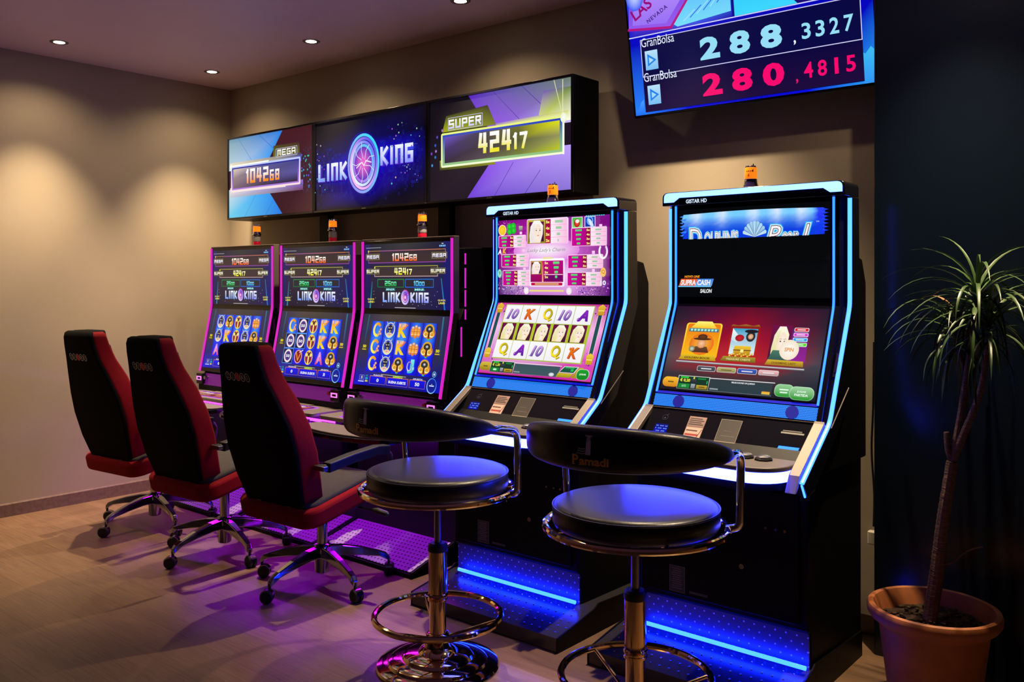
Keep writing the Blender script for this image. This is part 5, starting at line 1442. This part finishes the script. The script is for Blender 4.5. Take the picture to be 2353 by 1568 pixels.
    m = MB(off); m.prism(outline(.330, -.74, -.985, .12), 'z', .775, .803, 0, True); m.build('deck_base', M_BLACK, t)
    for x in (.155, .228):
        m = MB(); m.lathe([(.034, 0), (.034, .006), (.030, .008)], (x, -.845 - y0, .859), 8); b = m.build('button', M_BLACK, t)
        m = MB(); m.lathe([(.028, .007), (.027, .014), (.018, .018), (.002, .019)], (x, -.845 - y0, .859), 8); m.build('button_cap', M_STEEL, b)
    # door, stickers, lock
    m = MB(off); m.box(-.335, .335, -.786, -.768, .27, .735); m.build('door', M_BLACK, t, bevel=.003)
    c = Canvas(plane_fn(Vector((-.335, -.787 - y0, .27)), (1, 0, 0), (0, 0, 1)), .00003)
    c.rect(.135, .012, .205, .115, (62, 58, 62), (50, 46, 52)); c.frame(.135, .012, .205, .115, .002, (110, 106, 110))
    for k in range(10): c.rect(.145 + .003 * (k % 3), .025 + k * .0085, .192 - .006 * (k % 2), .029 + k * .0085, (110, 100, 105))
    c.rect(.225, .018, .305, .028, (70, 68, 70)); c.build('door_labels', M_PRINT, t)
    m = MB(off)
    m.cyl((.115, -.786, .44), (.115, -.794, .44), .010, seg=14); m.cyl((.21, -.786, .60), (.21, -.791, .60), .005, seg=8); m.cyl((.25, -.786, .60), (.25, -.791, .60), .005, seg=8); m.cyl((.285, -.786, .60), (.285, -.791, .60), .006, seg=8); m.cyl((-.02, -.786, .50), (-.02, -.790, .50), .004, seg=8)
    m.build('lock', M_CHROMED, t)
    # kick panel, floor light, foot plate
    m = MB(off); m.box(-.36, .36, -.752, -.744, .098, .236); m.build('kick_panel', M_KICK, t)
    m = MB(off); m.tube([(-.325, -.785, .124), (.362, -.785, .124)], .0085, 8); m.build('floor_light', M_FOOT, t)
    for a, b in ((px1, px1 + .006), (px0 - .006, px0)):
        m = MB(off); m.prism([(-.24, 0), (-.24, .10), (-.73, .125), (-.76, .108), (-1.022, .063), (-1.022, 0)], 'x', a, b)
        m.build('plate_side', M_BLACK, t)
    m = MB(off); m.prism([(-.24, 0), (-.24, .095), (-.745, .105), (-1.02, .060), (-1.02, .004), (-1.01, 0)], 'x', px0, px1)
    for j in range(5):
        for i in range(21):
            x = -.415 + i * .041 + (j % 2) * .02
            if x > px1 - .012 or x < px0 + .012: continue
            y = -.795 - j * .047
            z = .105 + (y + .745) * (.045 / .275)
            m.lathe([(.0042, -.002), (.0036, .0018), (.0012, .0026)], (x, y, z), 8, 1)
    m.build('foot_plate', [M_PLATE, M_CHROME], t)
    # latch on the wing and seam on the side
    m = MB(off)
    q0 = Vector((.386, -.437, 1.41)); q1 = Vector((.386, -.645, .985)); dd = (q1 - q0).normalized(); nn = Vector((1, 0, 0)).cross(-dd)
    a = q0 + dd * .20; b = q0 + dd * .30
    for s0, s1, w2, h2 in ((.20, .295, .010, .006), (.225, .28, .006, .010)):
        A, B = q0 + dd * s0, q0 + dd * s1
        X1 = Vector((w2, 0, 0))
        m.add([A - X1, A + X1, B + X1, B - X1, A - X1 + nn * h2, A + X1 + nn * h2, B + X1 + nn * h2, B - X1 + nn * h2], [(0, 1, 2, 3), (7, 6, 5, 4), (0, 4, 5, 1), (1, 5, 6, 2), (2, 6, 7, 3), (3, 7, 4, 0)])
    m.build('side_latch', M_CHROMED, t, bevel=.001)
    m = MB(off); m.tube([(.4055, -.475, 1.10), (.4055, -.655, .968)], .0022, 6); m.build('side_seam', M_SILVER, t)
    beacon(t, (bx, -.43 - y0, 1.888), 1, num, k=.74)
    t.scale.x = sx
    return t
glow_reflection = glow('deep_blue_reflection', (0.0, 0.006, 0.8), 0.8)  # emission standing in for the reflection above the speaker band
blue_machine(3.527, 'blue-lit slot machine with a white and purple paytable over card reels', paytable, card_reels, '3', -.03, 1.005, -.40, .44)
blue_machine(4.550, 'blue-lit slot machine with red game menu screen, half its upper screen dark', pearl_screen, choice_screen, '4', -.02, .982, -.43, .37)

# ------------------------------------------------------------------ office chairs
def office_chair():
    t = thing('office_chair', '', 'office chair', (0, 0, 0), 0, 'black and red office chairs at the pink-lit slot machines')
    prof = [(.455, -.285, .195), (.48, -.292, .215), (.58, -.325, .240), (.72, -.362, .258), (.84, -.393, .246), (.96, -.430, .208), (1.06, -.464, .168), (1.14, -.485, .152), (1.185, -.492, .146), (1.207, -.490, .137), (1.217, -.482, .116)]
    def ring(z, yb, hw, th, r, n=5):
        out = []
        for cx, cy, a0 in ((hw - r, yb + r, 270), (hw - r, yb + th - r, 0), (-hw + r, yb + th - r, 90), (-hw + r, yb + r, 180)):
            for i in range(n + 1):
                a = math.radians(a0 + 90 * i / n)
                out.append((cx + r * math.cos(a), cy + r * math.sin(a), z))
        return out
    m = MB()
    m.loft([ring(z, y + (.010 if z > 1.21 else 0), hw, (.125 - max(0, z - .95) * .12) * (.74 if z > 1.21 else .96 if z > 1.2 else 1), .022) for z, y, hw in prof])
    back = m.build('backrest', M_RED, t, angle=60)
    m = MB()
    m.loft([ring(z + (.004 if z > 1.19 else 0), y - .014, hw - .004, .03, .012) for z, y, hw in prof])
    m.loft([ring(z, y, hw - .012, .1, .02) for z, y, hw in ((1.175, -.488, .146), (1.217, -.483, .121), (1.224, -.476, .098))])
    bp = m.build('back_cover', M_FABRIC, back, angle=60)
    m = MB()
    m.loft([ring(z, y + .100, hw - .035, .022, .009) for z, y, hw in prof[1:-3]])
    m.build('front_cushion', M_SEAT, back, angle=60)
    # five ringed letters across the back
    z0 = 1.045; sl = (-.464 + .430) / .10
    v = Vector((0, sl, 1)).normalized()
    c = Canvas(plane_fn(Vector((-.115, -.4785 + (z0 - 1.06) * -.34, z0)), (1, 0, 0), v), .0001)
    for k, ch in enumerate('ZITRO'):
        x = .022 + k * .036
        red = k == 2
        if red: c.ell(x, .025, .0165, .0215, (170, 20, 34), n=18)
        c.ring(x, .025, .0165, .0215, .0028, (250, 110, 120) if red else (238, 238, 238), n=22)
        c.text(ch, x, .015, .020, (230, 80, 90) if red else (225, 225, 225), w=.012 if ch != 'I' else .003)
    c.build('emblem', M_PRINT, back)
    # seat
    Mx = Matrix.Translation((0, -.10, .505)) @ Matrix.Rotation(math.radians(12.5), 4, 'X')
    m = MB(); m.rprism(-.282, .282, -.235, .26, -.095, -.004, .09, 'z', 6, M=Mx); seat = m.build('seat', M_RED, t, bevel=.02, bseg=3)
    m = MB(); m.rprism(-.252, .252, -.205, .235, -.02, .012, .07, 'z', 6, M=Mx); m.build('seat_cushion', M_SEAT, seat, bevel=.012, bseg=3)
    m = MB(); m.box(-.14, .14, -.16, .15, -.125, -.09, M=Mx); m.box(-.26, .26, .02, .25, -.108, -.094, M=Mx); m.build('mechanism', M_RUBBER, seat, bevel=.006)
    m = MB(); m.box(-.13, -.09, -.30, -.22, .44, .475); m.box(.09, .13, -.30, -.22, .44, .475); m.build('back_bracket', M_CHROMED, t, bevel=.004)
    m = MB(); m.tube([(.10, .02, .405), (.33, .03, .41)], .006, 8); m.tube([(.33, .03, .41), (.36, .032, .408), (.42, .036, .402), (.43, .037, .40)], [.008, .016, .014, .006], 10); m.build('tilt_lever', M_RUBBER, t)
    for s in (-1, 1):
        m = MB()
        top = [(s * .315, -.245, .662), (s * .318, -.10, .684), (s * .318, .06, .698), (s * .316, .14, .690)]
        rings = []
        for x, y, z in top:
            rings.append([(x - .022, y, z - .030), (x + .022, y, z - .030), (x + .027, y, z + .016), (x - .027, y, z + .016)])
        m.loft(rings, smooth=False)
        arm = m.build('armrest', M_DARK, t, bevel=.006)
        m = MB()
        loop = fillet([(s * .27, -.255, .655), (s * .315, -.25, .657), (s * .317, -.10, .672), (s * .317, .07, .685), (s * .316, .175, .665), (s * .305, .13, .50), (s * .26, .10, .455)], .06, 5)
        m.tube(loop, .013, 8); m.build('arm_bar', M_RUBBER, arm)
        m = MB(); m.box(s * .30 - .045, s * .30 + .03, -.275, -.243, .642, .664); m.build('arm_bracket', M_STEEL, arm, bevel=.003)
    # column and five-star base
    m = MB(); m.cyl((0, 0, .12), (0, 0, .36), .026, seg=20); m.cyl((0, 0, .36), (0, 0, .405), .032, seg=20, mi=1); m.build('column', [M_CHROMED, M_RUBBER], t)
    base = MB()
    base.lathe([(.030, .055), (.036, .06), (.040, .13), (.046, .165), (.040, .195), (.03, .20)], (0, 0, 0), 24)
    hub = base.build('star_base', M_CHROMED, t)
    for k in range(5):
        a = math.radians(-86 + 72 * k)
        R = Matrix.Rotation(a, 4, 'Z')
        m = MB()
        sec = [(.03, .028, .135, .188), (.10, .026, .135, .182), (.20, .022, .122, .160), (.29, .018, .105, .132), (.325, .016, .085, .118), (.342, .014, .074, .098)]
        m.loft([[tuple(R @ Vector((x, -hw, z0))), tuple(R @ Vector((x, hw, z0))), tuple(R @ Vector((x, hw * .75, z1))), tuple(R @ Vector((x, -hw * .75, z1)))] for x, hw, z0, z1 in sec], smooth=False)
        leg = m.build('leg', M_CHROMED, hub, bevel=.004)
        R2 = Matrix.Translation(R @ Vector((.338, 0, 0))) @ Matrix.Rotation(a + .6 + k * 1.1, 4, 'Z')
        m = MB()
        for sx in (-1, 1):
            m.lathe([(.012, 0), (.029, .0), (.031, .004), (.031, .014), (.027, .019), (.004, .021)], (0, 0, 0), 20)
            n0 = len(m.v) - 6 * 20
            for i in range(n0, len(m.v)):
                x, y, z = m.v[i]
                m.v[i] = tuple(R2 @ Vector((sx * (.004 + z), y - .012, .031 + x)))
        m.cyl(R2 @ Vector((0, 0, .05)), R2 @ Vector((0, 0, .09)), .007, seg=10)
        cw = m.build('caster', M_RUBBER, leg)
        m = MB()
        pts = [(math.cos(math.radians(q)) * .034, math.sin(math.radians(q)) * .034) for q in range(20, 165, 16)]
        pts2 = [(math.cos(math.radians(q)) * .031, math.sin(math.radians(q)) * .031) for q in range(164, 19, -16)]
        m.prism([(y - .012, z + .031) for y, z in pts + pts2], 'x', -.016, .016, 0, False, R2)
        m.build('caster_hood', M_CHROMED, leg)
    return t
ch = office_chair()
chairs = [(2.56, -1.10, .05, 'black and red office chair nearest the bar stools, hiding the middle pink-lit machine'),
          (1.73, -1.13, .07, 'black and red office chair in the middle of the row of three'),
          (.885, -1.09, .10, 'black and red office chair standing closest to the left wall')]
for i, (x, y, rz, lab) in enumerate(chairs):
    o = ch if i == 0 else copy_tree(ch)
    o.location = (x, y, 0); o.rotation_euler = (0, 0, rz); o['label'] = lab

# ------------------------------------------------------------------ bar stools
def bar_stool():
    t = thing('bar_stool', '', 'bar stool', (0, 0, 0), 0, 'black padded bar stools')
    m = MB()
    m.lathe([(.238, 0), (.241, .006), (.236, .014), (.222, .018), (.196, .021), (.190, .030), (.176, .035), (.140, .038), (.132, .049), (.116, .054), (.078, .058), (.068, .072), (.054, .080), (.045, .10), (.038, .115)], (0, 0, 0), 64)
    m.build('base', M_GOLD, t, angle=25)
    m = MB()
    m.lathe([(.033, .10), (.033, .255), (.040, .258), (.040, .266), (.037, .268), (.037, .274), (.040, .276), (.040, .284), (.0365, .287), (.0365, .452)], (0, 0, 0), 36)
    m.build('column', M_GOLD, t, angle=25)
    m = MB(); m.lathe([(.038, .450), (.039, .455), (.038, .474), (.030, .482), (.014, .483)], (0, 0, 0), 32); m.build('column_cap', M_RUBBER, t)
    m = MB(); m.cyl((0, 0, .47), (0, 0, .69), .0145, seg=18); m.build('gas_lift', M_STEEL, t)
    # foot ring with three sloping spokes
    m = MB()
    m.tube([(.247 * math.cos(2 * PI * i / 56), .247 * math.sin(2 * PI * i / 56), .198) for i in range(56)], .0125, 10, closed=True)
    fr = m.build('foot_ring', M_GOLD, t)
    for k in range(3):
        a = math.radians(30 + 120 * k)
        m = MB(); m.tube([(.24 * math.cos(a), .24 * math.sin(a), .196), (.038 * math.cos(a), .038 * math.sin(a), .118)], .006, 8); m.build('spoke', M_GOLD, fr)
    m = MB(); m.lathe([(.034, .10), (.048, .104), (.048, .124), (.042, .13), (.034, .132)], (0, 0, 0), 28); m.build('ring_collar', M_GOLD, fr)
    # seat on its bright ring
    m = MB()
    m.lathe([(.05, .688), (.235, .690), (.270, .700), (.276, .712), (.276, .752), (.272, .764), (.264, .770), (.252, .7735), (.18, .776), (.06, .777), (.002, .777)], (0, 0, 0), 64)
    seat = m.build('seat', M_LEATHER, t, angle=50)
    m = MB(); m.tube([(.2745 * math.cos(2 * PI * i / 64), .2745 * math.sin(2 * PI * i / 64), .762) for i in range(64)], .0035, 6, closed=True); m.build('piping', M_LEATHER, seat)
    m = MB(); m.tube([(.300 * math.cos(2 * PI * i / 64), .300 * math.sin(2 * PI * i / 64), .695) for i in range(64)], .0125, 10, closed=True)
    for k in range(4):
        a = math.radians(45 + 90 * k); m.tube([(.03 * math.cos(a), .03 * math.sin(a), .684), (.30 * math.cos(a), .30 * math.sin(a), .693)], .007, 6)
    m.build('seat_ring', M_GOLD, t)
    # bent tube that carries the back pad: a C in plan, dropping to the seat ring on both sides
    RT = .328
    def P(th, r, z):   # th from the middle of the back
        a = math.radians(-90 + th)
        return (r * math.cos(a), r * math.sin(a), z)
    right = fillet([P(112, .296, .695), P(110, RT + .008, .705), P(108, RT + .012, .950), P(90, RT, .966)], .07, 7)
    mid = [P(90 - 6 * i, RT, .966) for i in range(1, 30)]
    left = fillet([P(-90, RT, .966), P(-108, RT + .012, .950), P(-110, RT + .008, .705), P(-112, .296, .695)], .07, 7)
    m = MB(); m.tube(right + mid + left, .0135, 12); m.build('back_tube', M_CHROME, t)
    rings = []
    N = 34
    for i in range(N + 1):
        th = -84 + 168 * i / N
        q = abs(th) / 84
        f = (1 - q ** 2.2)
        hh = .013 + .056 * max(0, f) ** .8
        tt = .016 + .019 * max(0, f) ** .5
        zc = .966 + .036 * max(0, f) ** .8
        ring = []
        for k in range(18):
            a = 2 * PI * k / 18
            ca, sa = math.cos(a), math.sin(a)
            e = .62
            rr = RT + .004 + tt * math.copysign(abs(ca) ** e, ca)
            ring.append(P(th, rr, zc + hh * math.copysign(abs(sa) ** e, sa)))
        rings.append(ring)
    m = MB(); m.loft(rings); pad = m.build('back_pad', M_LEATHER, t, angle=60)
    RO = RT + .004 + .0355
    fn = lambda u, w2, z: P(math.degrees(u / RO), RO + z * 1.5 + .0004, w2)
    c = Canvas(fn, .00012)
    u0 = -.045
    c.text('P', u0 + .011, .958, .030, (255, 200, 80), w=.022, bold=.03)
    c.text('amadi', u0 + .072, .958, .0255, (255, 200, 80), w=.094, bold=.035)
    for s0 in (u0 + .0, u0 + .024): c.rect(s0, .9575, s0 + .010, .9595, (255, 200, 80))
    c.poly([(u0 + .045, 0.989), (u0 + .062, 0.989), (u0 + .064, 1.027), (u0 + .061, 1.044), (u0 + .052, 1.044), (u0 + .049, 1.027)], (240, 236, 238))
    c.rect(u0 + .046, 1.044, u0 + .066, 1.048, (240, 236, 238))
    for r in range(3):
        zz = 0.991 + r * .007
        c.line([(u0 + .016 + .004 * r, zz), (u0 + .024, zz + .0025), (u0 + .032, zz), (u0 + .044, zz + .002)], .0022, (215, 212, 215))
    for k in range(3): c.rect(u0 + .054 + (k % 2) * .003, 1.030 + k * .005, u0 + .056 + (k % 2) * .003, 1.033 + k * .005, (30, 28, 30))
    c.build('emblem', M_PRINT, pad)
    return t
bs = bar_stool()
for i, (x, y, rz, lab) in enumerate([(3.681, -1.408, -.03, 'black padded bar stool with gold rings in front of the paytable machine'),
                                     (4.558, -1.361, .15, 'black padded bar stool in front of the machine with a red game menu')]):
    o = bs if i == 0 else copy_tree(bs)
    o.location = (x, y, 0); o.rotation_euler = (0, 0, rz); o['label'] = lab

# ------------------------------------------------------------------ potted plant
def plant():
    px, py = 5.272, -.562
    t = thing('potted_plant', 'tall thin-leaved plant in a terracotta pot in front of the dark wall', 'plant', (px, py, 0))
    m = MB()
    m.lathe([(.135, 0), (.140, .004), (.176, .285), (.180, .305), (.205, .325), (.215, .340), (.217, .358), (.212, .370), (.203, .374), (.194, .370), (.188, .355), (.180, .330), (.172, .300)], (0, 0, 0), 64)
    m.build('pot', M_TERRA, t, angle=40)
    m = MB()
    rng = random.Random(11)
    vs = [(0, 0, .318)]; fs = []
    for j in range(1, 9):
        for i in range(36):
            r = .178 * j / 8; a = 2 * PI * i / 36
            vs.append((r * math.cos(a), r * math.sin(a), .312 + rng.uniform(-.006, .010)))
    fs += [(0, 1 + i, 1 + (i + 1) % 36) for i in range(36)]
    for j in range(7):
        for i in range(36):
            k = (i + 1) % 36
            fs.append((1 + j * 36 + i, 1 + (j + 1) * 36 + i, 1 + (j + 1) * 36 + k, 1 + j * 36 + k))
    m.add(vs, fs, 0, False)
    for k in range(90):
        r = .16 * math.sqrt(rng.random()); a = rng.uniform(0, 6.28)
        m.ball((r * math.cos(a), r * math.sin(a), .322), rng.uniform(.004, .011), 7, sz=.6)
    m.build('soil', M_SOIL, t)
    def stem(pts, r0, r1, nm='stem', parent=t):
        P = fillet(pts, .12, 5)
        n = len(P)
        dense = []
        for i in range(n - 1):
            for q in range(4): dense.append(P[i].lerp(P[i + 1], q / 4))
        dense.append(P[-1])
        rs = [(r0 + (r1 - r0) * i / (len(dense) - 1)) * (1 + (.06 if i % 2 else -.02)) for i in range(len(dense))]
        mm = MB(); mm.tube(dense, rs, 10); return mm.build(nm, M_BARK, parent)
    F = (.062, -.005, .885)
    stem([(-.015, 0, .30), (.010, .0, .48), (.030, 0, .68), F], .024, .019, 'trunk')
    stem([F, (.085, .0, 1.02), (.105, .01, 1.20), (.135, .012, 1.42)], .013, .009)
    stem([F, (.105, -.01, 1.0), (.155, -.02, 1.13), (.18, -.03, 1.32)], .013, .009)
    stem([F, (.085, .03, 1.03), (.098, .05, 1.16), (.06, .07, 1.28)], .011, .008)
    stem([F, (.048, -.01, .93), (.045, -.012, .985)], .012, .009)
    m = MB(); m.tube(fillet([(.025, 0, .52), (.06, .01, .53), (.10, .02, .58), (.15, .03, .60)], .03), .003, 6); m.build('twig', M_BARK, t)
    def crown(c, n, L0, seed, dead=0):
        rg = random.Random(seed)
        m = MB()
        c = Vector(c)
        for i in range(n):
            az = i * 2.399 + rg.uniform(-.25, .25)
            q = i / n
            el = math.radians(80 - 95 * q + rg.uniform(-12, 12))
            L = L0 * (0.7 + .45 * rg.random()) * (.75 + .4 * math.sin(PI * min(1, q + .2)))
            wd = rg.uniform(.0048, .0080)
            droop = rg.uniform(1.1, 2.1)
            p = c + Vector((0, 0, .05 * (1 - q) - .03 * q)); d_el = el
            NS = 10
            side = Vector((-math.sin(az), math.cos(az), 0))
            vs = []; fs = []
            for k in range(NS + 1):
                s = k / NS
                w = wd * (1 - s ** 3) * (.55 + .45 * min(1, s * 6)) + .0003
                dirv = Vector((math.cos(az) * math.cos(d_el), math.sin(az) * math.cos(d_el), math.sin(d_el)))
                up = side.cross(dirv)
                vs += [p - side * w - up * w * .25, p + up * w * .15, p + side * w - up * w * .25]
                p = p + dirv * (L / NS)
                d_el -= droop / NS * (1.5 - .6 * s)
                d_el = max(d_el, -1.45)
            for k in range(NS):
                a = k * 3
                fs += [(a, a + 1, a + 4, a + 3), (a + 1, a + 2, a + 5, a + 4)]
            m.add(vs, fs, 1 if i < dead else 0, True)
        return m.build('foliage', [M_LEAF, M_TIP], t, angle=80)
    crown((.135, .012, 1.41), 60, .32, 1)
    crown((.06, .07, 1.29), 42, .33, 2, 2)
    crown((.18, -.03, 1.33), 38, .31, 3)
plant()

# ------------------------------------------------------------------ loose cable by the wall edge
def cable():
    t = thing('power_cable', 'thin dark cable with pale plug hanging beside the dark wall', 'cable', (4.89, -.02, .40))
    m = MB()
    m.tube(fillet([(.010, -.02, .85), (.004, -.012, .55), (-.006, -.008, .40), (.008, -.006, .20), (.004, -.006, .07)], .1, 5), .0045, 8)
    m.build('cord', M_RUBBER, t)
    m = MB(); m.rprism(-.018, .018, -.022, .012, -.005, .05, .008, 'z', 4); m.build('plug', mat('ivory_plastic', (.55, .5, .42), .45), t, bevel=.004)
cable()
